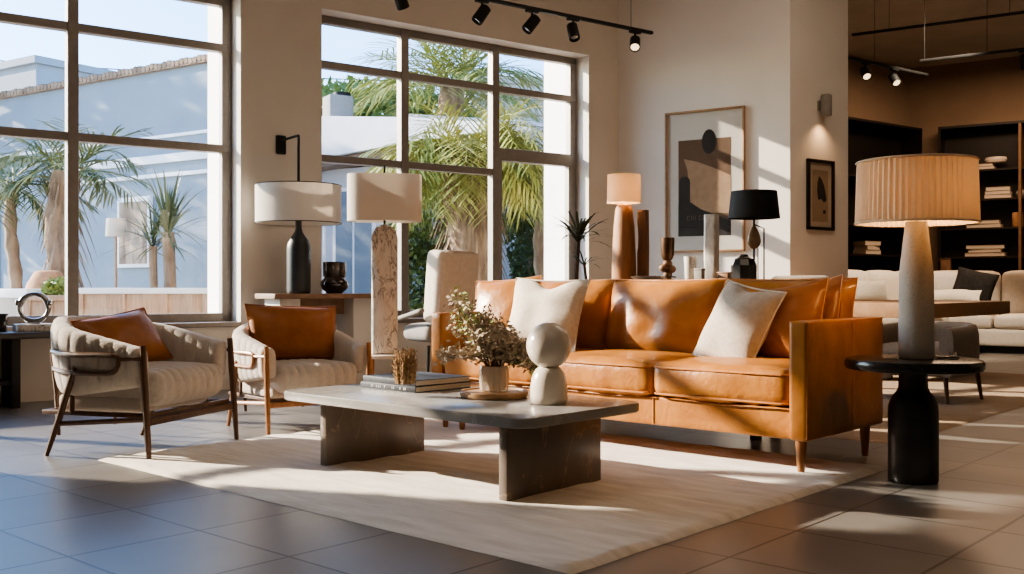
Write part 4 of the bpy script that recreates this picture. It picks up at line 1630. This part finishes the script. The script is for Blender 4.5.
def tub_chair(label, loc, rz, topz, name='dining_chair', w=.62, dep=.58, mat=taupe):
    o = thing(name, label, 'chair', loc, rz)
    # faces -y
    bm = B()
    softbox(bm, (0, -.02, .34), (w - .14, dep - .08, .15), r=.055, n=12, puff=(0, .01, .03))
    obj('seat', bm, mat, o)
    bm = B()
    path = [(-w / 2 + .03, -dep / 2 + .02)] + [(-w / 2 + .03, .05)]
    for i in range(1, 16):
        a = PI - PI * i / 16
        path.append(((w / 2 - .03) * math.cos(a), .05 + (dep / 2 - .08) * math.sin(a)))
    path += [(w / 2 - .03, .05), (w / 2 - .03, -dep / 2 + .02)]
    pts = smooth_path([Vector((x, y, 0)) for x, y in path], 3)
    rings = []
    n = len(pts)
    for i, p in enumerate(pts):
        tg = (pts[min(i + 1, n - 1)] - pts[max(i - 1, 0)]).normalized()
        nr = Vector((-tg.y, tg.x, 0))
        q = i / (n - 1)
        e = abs(q - .5) * 2
        tz = topz - (topz - .53) * max(0, (e - .35) / .65) ** 1.5 if topz > .6 else topz - .03 * e ** 4
        ring = []
        for k in range(16):
            a = 2 * PI * k / 16
            ex = math.copysign(abs(math.cos(a)) ** .6, math.cos(a)) * .055
            ez = math.copysign(abs(math.sin(a)) ** .6, math.sin(a))
            ring.append(bm.verts.new((p.x + nr.x * ex, p.y + nr.y * ex, (tz + .20) / 2 + ez * (tz - .20) / 2)))
        rings.append(ring)
    for a, b in zip(rings, rings[1:]):
        for k in range(16):
            j = (k + 1) % 16
            bm.faces.new((a[k], b[k], b[j], a[j]))
    bm.faces.new(rings[0]); bm.faces.new(rings[-1])
    obj('wraparound_back', bm, mat, o, 60)
    bm = B()
    softbox(bm, (0, -.01, .245), (w - .08, dep - .06, .09), r=.03, n=8)
    obj('seat_base', bm, mat, o)
    for sx in (-1, 1):
        for sy in (-1, 1):
            bm = B()
            tube(bm, [(sx * (w / 2 - .035), sy * (dep / 2 - .05), RUGZ - .002), (sx * (w / 2 - .06), sy * (dep / 2 - .07), .21)], [.012, .019], seg=10)
            obj('leg', bm, walnut, o)
    return o


tub_chair('low taupe tub chair with wooden legs in front of the dining table corner', (3.11, 7.70, 0), R(-50), .585, w=.70, dep=.62)
tub_chair('taupe upholstered chair with curved tall back, behind the sofa cushions', (2.02, 6.95, 0), R(150), .925, w=.62)

# ------------------------------------------------------------------ sectional sofa in the dim room
SK = Vector((5.73, 14.5, 0))
sec = thing('sectional_sofa', 'long ivory corner sectional sofa in front of the black bookcases', 'sofa', SK, 0)


def sec_run(M4, L, n, seatmat, back_h=1.04):
    # local x along the run (0..L), y 0 = back plane, -y toward the seat
    bm = B()
    softbox(bm, (L / 2, -.48, .20), (L, .95, .22), r=.03, n=6, mt=M4)
    obj('seat_base', bm, seatmat, sec)
    bm = B()
    bx(bm, .08, L - .08, -.88, -.06, 0, .09, mt=M4)
    obj('plinth', bm, black_wood, sec)
    for k in range(n):
        w = L / n
        bm = B()
        softbox(bm, (w * (k + .5), -.52, .40), (w - .01, .86, .18), r=.06, n=10, puff=(0, .01, .02), mt=M4)
        obj('seat_cushion', bm, seatmat, sec)
        bm = B()
        softbox(bm, (w * (k + .5), -.12, .76), (w - .01, .24, .60), r=.09, n=10, puff=(0, .03, .02), mt=M4)
        obj('back_cushion', bm, seatmat, sec)


sec_run(T(0, 0, 0, BACK_R), 3.4, 3, ivory_fab)
sec_run(T(-U.x * 2.75, -U.y * 2.75, 0, WALL_R), 2.75, 4, linen)
# cushions on the sectional


def sec_pillow(label, px, py_bottom, d, rz, lean, w, h, t, mat, seed, roll=0):
    p = P(px, py_bottom, d)
    return throw_pillow(label, p, rz, lean, roll, w, h, t, mat, seed)


sec_pillow('cream bolster cushion on the spotlit arm of the sectional', 868, 303, 12.75, 25, -14, .74, .30, .2, linen, 3.0)
sec_pillow('charcoal square cushion on the ivory sectional', 969, 302, 13.2, -33, -18, .50, .44, .18, char_fab, 5.0, roll=14)
sec_pillow('patterned beige cushion beside the charcoal one on the sectional', 944, 299, 13.45, -25, -16, .42, .38, .16, oat, 6.0)
sec_pillow('flat cream cushion lying in front of the charcoal cushion', 952, 303, 12.75, -33, -45, .64, .22, .14, linen, 8.0)

# ------------------------------------------------------------------ bookcases
def bookcase(label, loc, rz, w, h, cols, shelves, dep=.38):
    # local x 0..w, y: -dep (front) .. 0 (wall)
    o = thing('bookcase', label, 'bookcase', loc, rz)
    bm = B()
    bx(bm, 0, .04, -dep, -.001, 0, h); bx(bm, w - .04, w, -dep, -.001, 0, h)
    bx(bm, 0, w, -dep, -.001, h - .04, h); bx(bm, 0, w, -dep, -.001, 0, .08)
    obj('carcass', bm, black_wood, o)
    bm = B()
    bx(bm, .04, w - .04, -.02, -.001, .08, h - .04)
    obj('back_panel', bm, black_wood, o)
    for c in cols:
        bm = B()
        bx(bm, c - .02, c + .02, -dep, -.021, .08, h - .04)
        obj('divider', bm, oak_dk, o)
    for z in shelves:
        bm = B()
        bx(bm, .04, w - .04, -dep + .01, -.021, z - .018, z + .012)
        obj('shelf', bm, M('dark_shelf', (.022, .016, .012), (.018, .013, .010), rough=.5) if 'dark_shelf' not in MATS else MATS['dark_shelf'], o)
    return o


BH = 3.5
fr_o = FK + WV * .52            # bookcase along the far right wall
bookcase('wide black bookcase with stacked books along the dim far wall', fr_o, BACK_R, 3.6, BH, [1.22, 2.4], [.85, 1.335, 1.80, 2.27, 2.75])
bookcase('black bookcase beside the pier, dim, with one pile of books', FK - U * 2.3, WALL_R, 2.05, BH, [], [.55, 1.36, 1.84, 2.6])


def shelf_pt(px, z, back=.22):
    o = FK - Vector((WV.y * -1, WV.x, 0)) * 0 + Vector((WV.y, -WV.x, 0)) * back
    k = (px - 512) / F
    t = (k * o.y - o.x) / (WV.x - k * WV.y)
    v = o + WV * t
    return Vector((v.x, v.y, z)), v.y


def shelf_ptl(px, z, back=.22):
    o = FK + Vector((U.y, -U.x, 0)) * back
    k = (px - 512) / F
    t = (k * o.y - o.x) / (U.x - k * U.y)
    v = o + U * t
    return Vector((v.x, v.y, z)), v.y


def flat_book(label, loc, rz, w, t, mat, group):
    o = thing('book', label, 'book', loc, rz, group)
    bm = B()
    d = .24
    bx(bm, -w / 2, w / 2, -d / 2, d / 2, 0, .006); bx(bm, -w / 2, w / 2, -d / 2, d / 2, t - .006, t)
    bx(bm, -w / 2, -w / 2 + .008, -d / 2, d / 2, 0, t)
    obj('cover', bm, mat, o)
    bm = B()
    bx(bm, -w / 2 + .008, w / 2 - .006, -d / 2 + .005, d / 2 - .006, .006, t - .006)
    obj('pages', bm, paper_white, o)
    return o


SHT = [.862, 1.347, 1.812, 2.282, 2.762]
for (px, si, ws_, grp, where) in ((986, 1, (.60, .50, .57), 'books on the second shelf of the wide bookcase', 'on the low shelf of the wide bookcase'),
                               (985, 2, (.52, .46), 'books on the middle shelf of the wide bookcase', 'on the middle shelf of the wide bookcase'),
                               (999, 3, (.40, .38, .36), 'books on the upper shelf of the wide bookcase', 'on the upper shelf of the wide bookcase'),
                               (984, 4, (.36, .30), 'books on the top shelf of the wide bookcase', 'under the white bowl on the wide bookcase')):
    z = SHT[si] + .001
    names = {3: ('bottom', 'middle', 'top'), 2: ('lower', 'upper')}[len(ws_)]
    for k, w in enumerate(ws_):
        p, d = shelf_pt(px, z)
        t = .06 if si != 4 else .045
        flat_book('%s flat book of the stack %s' % (names[k], where), p, BACK_R + R(random.uniform(-4, 4)), w, t, pale_book if k % 2 == 0 else dim_book, grp)
        z += t + .001
z4 = SHT[4] + .093
p, d = shelf_pt(996, z4, .24)
ob = thing('oblong_bowl', 'oblong cream ceramic dish on books high in the wide bookcase', 'bowl', p, BACK_R)
bm = B()
lathe(bm, [(.10, 0), (.15, .02), (.17, .06), (.155, .095), (.12, .105), (.115, .09), (.14, .06), (.001, .04)], 32, Matrix.Diagonal((1.0, .6, 1, 1)))
obj('body', bm, cream_gloss, ob)
p, d = shelf_pt(1017.5, SHT[2] + .001)
oj = thing('orange_jar', 'small terracotta cylinder jar on the wide bookcase', 'jar', p)
bm = B()
lathe(bm, [(.075, 0), (.08, .01), (.08, .22), (.07, .235), (.001, .235)], 24)
obj('body', bm, terracotta, oj)
p, d = shelf_pt(1021, SHT[3] + .001)
sj = thing('round_jar', 'small round glazed jar on the shelf above the terracotta jar', 'jar', p)
bm = B()
lathe(bm, [(.04, 0), (.07, .03), (.08, .07), (.06, .11), (.035, .125), (.04, .14), (.001, .14)], 24)
obj('body', bm, pale_grey, sj)
p, d = shelf_pt(945.5, SHT[0] + .001, .3)
wb_ = thing('wooden_box', 'upright brown wooden box at the end of the wide bookcase above the sofa', 'box', p, BACK_R)
bm = B()
bx(bm, -.09, .09, -.08, .08, 0, .44, bev=.01)
obj('case', bm, oak_dk, wb_)
bm = B()
bx(bm, -.095, .095, -.085, .085, .44, .455, bev=.004)
obj('lid', bm, oak_dk, wb_)
z = 1.373
for k, w in enumerate((.42, .38, .40)):
    p, d = shelf_ptl(867, z)
    flat_book('%s pale book of the pile in the dim bookcase beside the pier' % ('lowest', 'middle', 'topmost')[k], p, WALL_R + R((0, 4, -3)[k]), w, .07, pale_book, 'books in the dim bookcase beside the pier')
    z += .071

# ------------------------------------------------------------------ outside, seen through window 1
FO = P(198, 60, 16.0); FO.z = 0
fb = thing('white_building', 'pale stucco building with tiled roof edge beyond the courtyard', 'building', FO, BACK_R)
bm = B()
bx(bm, -7.2, .35, 0, .9, -.12, 4.38)
obj('wall', bm, facade_blue, fb)
bm = B()
for i in range(0, 74):
    x = -7.3 + i * .104
    tube(bm, [(x + .05, -.10, 4.40 + .012 * math.sin(i * 1.7)), (x + .05, .8, 4.55)], .05, seg=8)
bx(bm, -7.3, .4, -.08, .9, 4.34, 4.40)
obj('roof', bm, M('roof_tile', (.36, .25, .17), (.22, .15, .10), scale=5, rough=.85), fb)
bm = B()
for x0, x1, z0, z1 in ((-3.7, .35, 2.85, 2.98), (-3.7, -3.57, -.1, 2.98), (-3.4, .35, 2.62, 2.68), (-3.42, -3.36, -.1, 2.68)):
    bx(bm, x0, x1, -.05, 0.0, z0, z1)
bx(bm, -7.2, .35, -.03, 0, 3.25, 3.30)
obj('moulding', bm, white_ext, fb)
bm = B()
bx(bm, -6.5, -5.5, -.03, .02, .6, 2.2)
obj('door', bm, dark_window, fb)
nb = thing('neighbour_house', 'blue-grey flat-roofed house further back behind the courtyard palms', 'building', P(-60, 80, 26).xy.to_3d(), BACK_R)
bm = B()
bx(bm, -8, 4.2, 0, 2, -.12, 6.05)
obj('wall', bm, neighbour, nb)
bm = B()
bx(bm, -8.1, 4.3, -.1, 2.1, 6.05, 6.22)
obj('roof', bm, neighbour, nb)
bm = B()
bx(bm, 2.35, 3.1, -.05, .02, 4.6, 5.4)
obj('window', bm, white_ext, nb)
fp_ = FO - WV * 1.5 + Vector((WV.y, -WV.x, 0)) * .03
cv = thing('reflected_canvas', 'tall brown and cream abstract canvas in a white frame, standing in for a window reflection', 'picture', (fp_.x, fp_.y, 1.75), BACK_R)  # reflection in the window glass, built as a solid picture outside
bm = B()
bx(bm, -.42, .42, -.05, .025, -.58, .58, bev=.01)
obj('frame', bm, white_ext, cv)
bm = B()
bx(bm, -.36, .36, -.056, -.05, -.52, .50)
obj('canvas', bm, canvas_mix, cv)
gp_ = P(116, 290, 12.4)
ol = thing('reflected_lamp', 'slim floor lamp with white drum shade, a window reflection built as a solid outside', 'lamp', (gp_.x, gp_.y, -.12))  # reflected room lamp, made as a solid object in the courtyard
bm = B()
lathe(bm, [(.13, 0), (.13, .02), (.02, .035), (.016, .05)], 24)
obj('base', bm, black_metal, ol)
bm = B()
tube(bm, [(0, 0, .03), (0, 0, 1.62)], .016, seg=8)
obj('pole', bm, oak, ol)
bm = B()
lathe(bm, [(.125, 1.58), (.11, 1.80), (.105, 1.80), (.12, 1.58), (.125, 1.58)], 32, cap=False)
for a in (0, 2.09, 4.19):
    tube(bm, [(0, 0, 1.60), (.12 * math.cos(a), .12 * math.sin(a), 1.60)], .003, seg=5)
obj('lamp_shade', bm, shade_white, ol)


def feather_palm(label, base, trunk_h, r0, r1, nf, flen, leafm, seed, skirt=0, ll=.4, lw=.018, droop=(.3, 1.0), elr=(-.2, 1.2), name='palm_tree'):
    global random
    rnd = random.Random(seed)
    o = thing(name, label, 'tree', base)
    bm = B()
    n = 14
    pts = [(.05 * math.sin(i * .5 + seed), .05 * math.cos(i * .4), trunk_h * i / n) for i in range(n + 1)]
    tube(bm, pts, [r0 + (r1 - r0) * i / n + .02 * (i % 2) for i in range(n + 1)], seg=14)
    obj('trunk', bm, palm_bark, o)
    topv = Vector(pts[-1])
    bm = B()
    for k in range(nf):
        a = k * 2.399 + rnd.uniform(-.2, .2)
        el = rnd.uniform(*elr)
        frond(bm, topv + Vector((math.cos(a) * r1 * .6, math.sin(a) * r1 * .6, rnd.uniform(-.1, .15))), (math.cos(a) * math.cos(el), math.sin(a) * math.cos(el), math.sin(el)),
              flen * rnd.uniform(.8, 1.15), rnd.uniform(*droop), nl=14, lw=lw, ll=ll)
    obj('fronds', bm, leafm, o, 0)
    if skirt:
        bm = B()
        for k in range(skirt):
            a = rnd.uniform(0, 2 * PI)
            z = trunk_h - rnd.uniform(0, trunk_h * .55)
            p = Vector((math.cos(a) * r1 * 1.0, math.sin(a) * r1 * 1.0, z))
            leaf_blade(bm, p, (math.cos(a) * .4, math.sin(a) * .4, -.9), rnd.uniform(.4, .8), .02, .3, n=3)
        obj('dry_skirt', bm, palm_bark, o, 0)
    return o


def yucca(label, base, trunk_h, nl, ll, leafm, seed, name='yucca', lw=.02):
    rnd = random.Random(seed)
    o = thing(name, label, 'plant', base)
    bm = B()
    tube(bm, smooth_path([(0, 0, 0), (.03, 0, trunk_h * .5), (0, 0, trunk_h)], 5), [.075] * 11, seg=10)
    tube(bm, smooth_path([(0, .02, 0), (-.16, .02, trunk_h * .5), (-.2, .05, trunk_h * .9)], 5), [.05] * 11, seg=10)
    obj('trunk', bm, palm_bark, o)
    bm = B()
    for k in range(nl):
        a = k * 2.399
        el = rnd.uniform(-.35, 1.45)
        off = Vector((-.2, .05, -.12)) if k % 4 == 0 else Vector((0, 0, 0))
        leaf_blade(bm, off + Vector((0, 0, trunk_h + rnd.uniform(-.12, .1))), (math.cos(a) * math.cos(el), math.sin(a) * math.cos(el), math.sin(el)), ll * rnd.uniform(.7, 1.1), lw, .4)
    obj('leaves', bm, leafm, o, 0)
    return o


def g0(px, d):
    p = P(px, 300, d)
    return Vector((p.x, p.y, -.12))


yucca('spiky yucca with fan of stiff green leaves in the courtyard by the canvas', g0(168, 12.2), 1.62, 150, .72, M('yucca_leaf', (.13, .16, .075), (.07, .09, .04), scale=3, rough=.5), 4, lw=.018)
feather_palm('slender courtyard palm with bare curved trunk beyond the window', g0(14, 13.6), 2.35, .075, .07, 22, 1.1, palm_leaf2, 5, ll=.34, droop=(.5, 1.2))
feather_palm('stout courtyard palm with shaggy trunk beside the slender one', g0(64, 13.2), 2.45, .15, .17, 26, .85, palm_leaf2, 6, skirt=60, ll=.34, droop=(.3, 1.0))
bm = B()
for x0, x1 in ((-.0, .0),):
    pass
bm.free()


def planter(label, px0, px1, d, h, dep, plants, rz=BACK_R, name='wooden_planter'):
    a, b = g0(px0, d), g0(px1, d)
    L = (b - a).length
    c = (a + b) / 2
    o = thing(name, label, 'planter', c, 0)
    bm = B()
    bx(bm, -L / 2, L / 2, -dep / 2, dep / 2, 0, h, bev=.01)
    k = max(2, int(L / .35))
    for i in range(k + 1):
        x = -L / 2 + L * i / k
        bx(bm, x - .04, x + .04, -dep / 2 - .02, -dep / 2, 0, h, bev=.004)
    obj('box', bm, crate_wood, o)
    bm = B()
    bx(bm, -L / 2 - .03, L / 2 + .03, -dep / 2 - .03, dep / 2 + .03, h, h + .06, bev=.006)
    obj('rim', bm, fascia_grey if not plants else crate_wood, o)
    if plants:
        bm = B()
        leaf_cloud(bm, (0, 0, h + .12), (L * .45, dep * .4, .14), 400, .05, seed=2)
        obj('plants', bm, bush_leaf, o, 0)
    return o


planter('long weathered wooden crate with pale lid outside the big window', 92, 215, 11.0, .90, .6, False)
planter('low wooden planter box filled with green plants outside the big window', 38, 82, 11.4, .82, .5, True)
wbp = g0(20, 11.6)
wb2 = thing('garden_bench', 'white garden bench outside the big window', 'bench', wbp, R(-20))
bm = B()
bx(bm, -.3, .3, -.2, .2, .85, .95, bev=.01); bx(bm, -.3, .3, .16, .2, .5, .9)
obj('seat', bm, white_ext, wb2)
for x in (-.26, .26):
    bm = B()
    bx(bm, x - .04, x + .04, -.18, .18, 0, .85, bev=.006)
    obj('leg', bm, white_ext, wb2)
tpv = g0(48, 12.3)
tp_ = thing('clay_pot', 'rounded terracotta pot standing behind the green planter box', 'pot', tpv)
bm = B()
lathe(bm, [(.16, 0), (.24, .4), (.27, .8), (.24, 1.0), (.15, 1.15), (.10, 1.17), (.001, 1.16)], 24)
obj('body', bm, terracotta, tp_)
wr = thing('power_lines', 'thin overhead wires crossing the sky above the tiled roof', 'wires', (0, 30, 0))
for z0, z1 in ((8.2, 6.9), (7.6, 6.4), (6.6, 5.6)):
    bm = B()
    tube(bm, [(-22 + i * 1.6, 0, z0 + (z1 - z0) * i / 12 - .25 * math.sin(PI * i / 12)) for i in range(13)], .018, seg=5)
    obj('wire', bm, black_metal, wr)

# ------------------------------------------------------------------ outside, seen through window 2
WB = P(318, 300, 18.0); WB.z = -.12
wbld = thing('flat_roof_building', 'bright white building with sloping parapet and brown eave beyond the window', 'building', WB, R(-30))
bm = B()
prism(bm, [(-1.6, 3.15), (0, 3.24), (2.0, 3.39), (3.6, 3.46), (3.6, 3.58), (2.0, 3.80), (0, 3.99), (-1.6, 4.15)], 0, 1.2, T(rx=R(90)) @ T(0, 0, -1.2))
obj('parapet', bm, white_ext, wbld)
bm = B()
prism(bm, [(.7, 3.7), (3.6, 3.4), (3.6, 3.80), (.9, 4.16)], 0, .9, T(rx=R(90)) @ T(0, 0, -2.3))
obj('roof', bm, fascia_grey, wbld)
bm = B()
prism(bm, [(-1.5, 3.0), (3.5, 3.32), (3.5, 3.44), (-1.5, 3.14)], 0, 1.1, T(rx=R(90)) @ T(0, 0, -1.2))
obj('soffit', bm, eave_brown, wbld)
bm = B()
bx(bm, -1.4, 3.4, .5, 1.1, 0, 3.1)
obj('wall', bm, fascia_grey, wbld)
for k in range(4):
    bm = B()
    bx(bm, -1.2 + k * 1.15, -.25 + k * 1.15, .46, .5, .4, 2.75)
    f_ = obj('window', bm, white_ext, wbld)
    bm = B()
    bx(bm, -1.13 + k * 1.15, -.75 + k * 1.15, .45, .46, .47, 2.68)
    bx(bm, -.70 + k * 1.15, -.32 + k * 1.15, .45, .46, .47, 2.68)
    obj('pane', bm, dark_window, f_)
ac = thing('roof_unit', 'dark boxy air unit on the white flat roof', 'air conditioner', WB.xy.to_3d() + Vector((.30, .45, 3.84)), R(30))
bm = B()
bx(bm, -.25, .2, -.2, .2, 0, .45, bev=.02)
obj('casing', bm, pale_grey, ac)
bm = B()
lathe(bm, [(.16, .45), (.16, .52), (.001, .52)], 16, T(.05, 0, 0))
obj('vent', bm, black_metal, ac)

feather_palm('big palm with thick shaggy trunk and golden drooping fronds close to the window', g0(471, 13.6), 2.65, .36, .30, 110, 1.1, palm_leaf, 11, skirt=260, ll=.42, lw=.017, droop=(.6, 1.4), elr=(-.2, 1.25))
feather_palm('taller palm whose crown rises above the others behind the window', g0(452, 19.0), 4.75, .25, .22, 64, 1.6, palm_leaf, 12, ll=.55, lw=.024, droop=(.2, .8), elr=(-.1, 1.3))
feather_palm('smaller dusty-green palm near the end of the wide window', g0(545, 15.2), 2.6, .12, .12, 34, 1.15, palm_leaf2, 13, ll=.45, lw=.02, droop=(.5, 1.2), elr=(-.4, 1.1))


def shade_tree():
    b = Vector((-13.4, 19.4, -.12))
    o = thing('shade_tree', 'leafy tree outside beyond the end of the stucco building', 'tree', b)
    bm = B()
    leaf_cloud(bm, (0, 0, 5.4), (2.5, 2.5, 3.0), 3000, .17, 31)
    obj('foliage', bm, bush_leaf, o, 0)
    bm = B()
    tube(bm, [(0, 0, 0), (.05, 0, 2.5), (0, 0, 5)], [.2, .16, .08], seg=10)
    obj('trunk', bm, palm_bark, o)


shade_tree()


def shrub(label, px, d, rad, z, n, size, mat, seed, name='shrub', trunk=True):
    b = g0(px, d)
    o = thing(name, label, 'shrub' if name == 'shrub' else 'tree', b)
    bm = B()
    leaf_cloud(bm, (0, 0, z), rad, n, size, seed)
    obj('foliage', bm, mat, o, 0)
    bm = B()
    tube(bm, [(0, 0, 0), (.03, 0, z * .6), (0, 0, z)], [.08, .06, .03], seg=8)
    obj('trunk', bm, palm_bark, o)
    return o


shrub('dense dark green hedge shrub under the big palm', 424, 14.2, (.62, .5, .95), .85, 2600, .06, hedge_leaf, 21)
shrub('dark green columnar cypress behind the dusty palm', 530, 16.5, (.45, .45, 1.7), 1.5, 2600, .06, hedge_leaf, 22, name='cypress_tree')
shrub('bright lime green shrub low behind the window corner', 556, 18.0, (.7, .6, 1.0), .9, 1800, .07, lime_leaf, 23)
shrub('leafy green tree growing behind the white flat roof', 385, 21.5, (2.2, 1.5, 1.25), 4.25, 3200, .13, bush_leaf, 24, name='leafy_tree')
shrub('small airy tree behind the flat roof, nearest the sky', 345, 24.0, (1.0, 1.0, .8), 5.0, 500, .13, bush_leaf, 25, name='leafy_tree')
shrub('green shrub beneath the tall palm', 500, 17.8, (1.0, .8, 1.4), 1.1, 2600, .08, hedge_leaf, 26)
shrub('round bush in front of the pale stone wall', 440, 17.0, (1.1, .8, 1.0), 2.2, 2200, .09, bush_leaf, 27)
psw = thing('stone_wall', 'pale sunlit stone garden wall behind the palms', 'wall', P(495, 300, 23.5).xy.to_3d(), R(12))
bm = B()
bx(bm, -.6, 4.5, 0, .5, -.12, 5.6, bev=.03)
for k in range(5):
    bx(bm, -.7, 4.6, -.08, .58, 4.1 + k * .36, 4.28 + k * .36, bev=.03)
obj('courses', bm, rock_pale, psw)

# ------------------------------------------------------------------ light
sun = bpy.data.lights.new('sun', 'SUN')
sun.energy = 13
sun.color = (1.0, .86, .68)
sun.angle = R(.7)
so = bpy.data.objects.new('sun', sun)
COL.objects.link(so)
EL = R(22)
sd = Vector((.955 * math.cos(EL), -.295 * math.cos(EL), -math.sin(EL)))
so.rotation_euler = sd.to_track_quat('-Z', 'Y').to_euler()
so.location = (-20, 16, 12)

w = bpy.data.worlds.new('sky')
bpy.context.scene.world = w
w.use_nodes = True
nt = w.node_tree
bg = nt.nodes['Background']
sky = nt.nodes.new('ShaderNodeTexSky')
sky.sky_type = 'NISHITA'
sky.sun_disc = False
sky.sun_elevation = EL
sky.sun_rotation = math.atan2(-.955, .295)
sky.air_density = 1.0
sky.dust_density = 0.8
sky.ozone_density = 1.5
tint = nt.nodes.new('ShaderNodeMix'); tint.data_type = 'RGBA'; tint.blend_type = 'MULTIPLY'
tint.inputs[0].default_value = 1.0
tint.inputs[7].default_value = (.68, .89, 1.16, 1)
nt.links.new(sky.outputs[0], tint.inputs[6])
nt.links.new(tint.outputs[2], bg.inputs[0])
bg.inputs[1].default_value = .58

# added fill lights without fixtures (out of the frame, overhead)
light('added_fill_light', 'AREA', (1.2, 1.5, 4.5), 17, (1, .80, .60), None, (3.0, 2.0))
light('added_fill_light', 'AREA', (3.0, 7.5, 4.5), 30, (1, .78, .58), None, (2.5, 2.0))
light('added_fill_light', 'AREA', (-1.5, 4.5, 4.5), 14, (1, .86, .72), None, (2.5, 2.0))
light('added_fill_light', 'AREA', (7.0, 14.2, 4.4), 105, (1, .66, .42), None, (2.5, 1.5))
light('added_fill_light', 'SPOT', (4.6, 10.6, 4.4), 700, (1, .84, .66), None, .1, rot=(Vector((5.0, 12.8, .8)) - Vector((4.6, 10.6, 4.4))).to_track_quat('-Z', 'Y').to_euler(), spot_size=R(42), spot_blend=.5)  # added spot in place of sunlight on the sectional

# ------------------------------------------------------------------ camera and view
cd = bpy.data.cameras.new('camera')
cd.sensor_width = 36
cd.lens = 36 * F / 1024
co = bpy.data.objects.new('camera', cd)
COL.objects.link(co)
co.location = (0, 0, CAM_H)
co.rotation_euler = (R(90), 0, 0)
sc_ = bpy.context.scene
sc_.camera = co
sc_.view_settings.view_transform = 'AgX'
sc_.view_settings.look = 'AgX - Medium High Contrast'
sc_.view_settings.exposure = 0.62
sc_.cycles.max_bounces = 8
sc_.cycles.transparent_max_bounces = 12
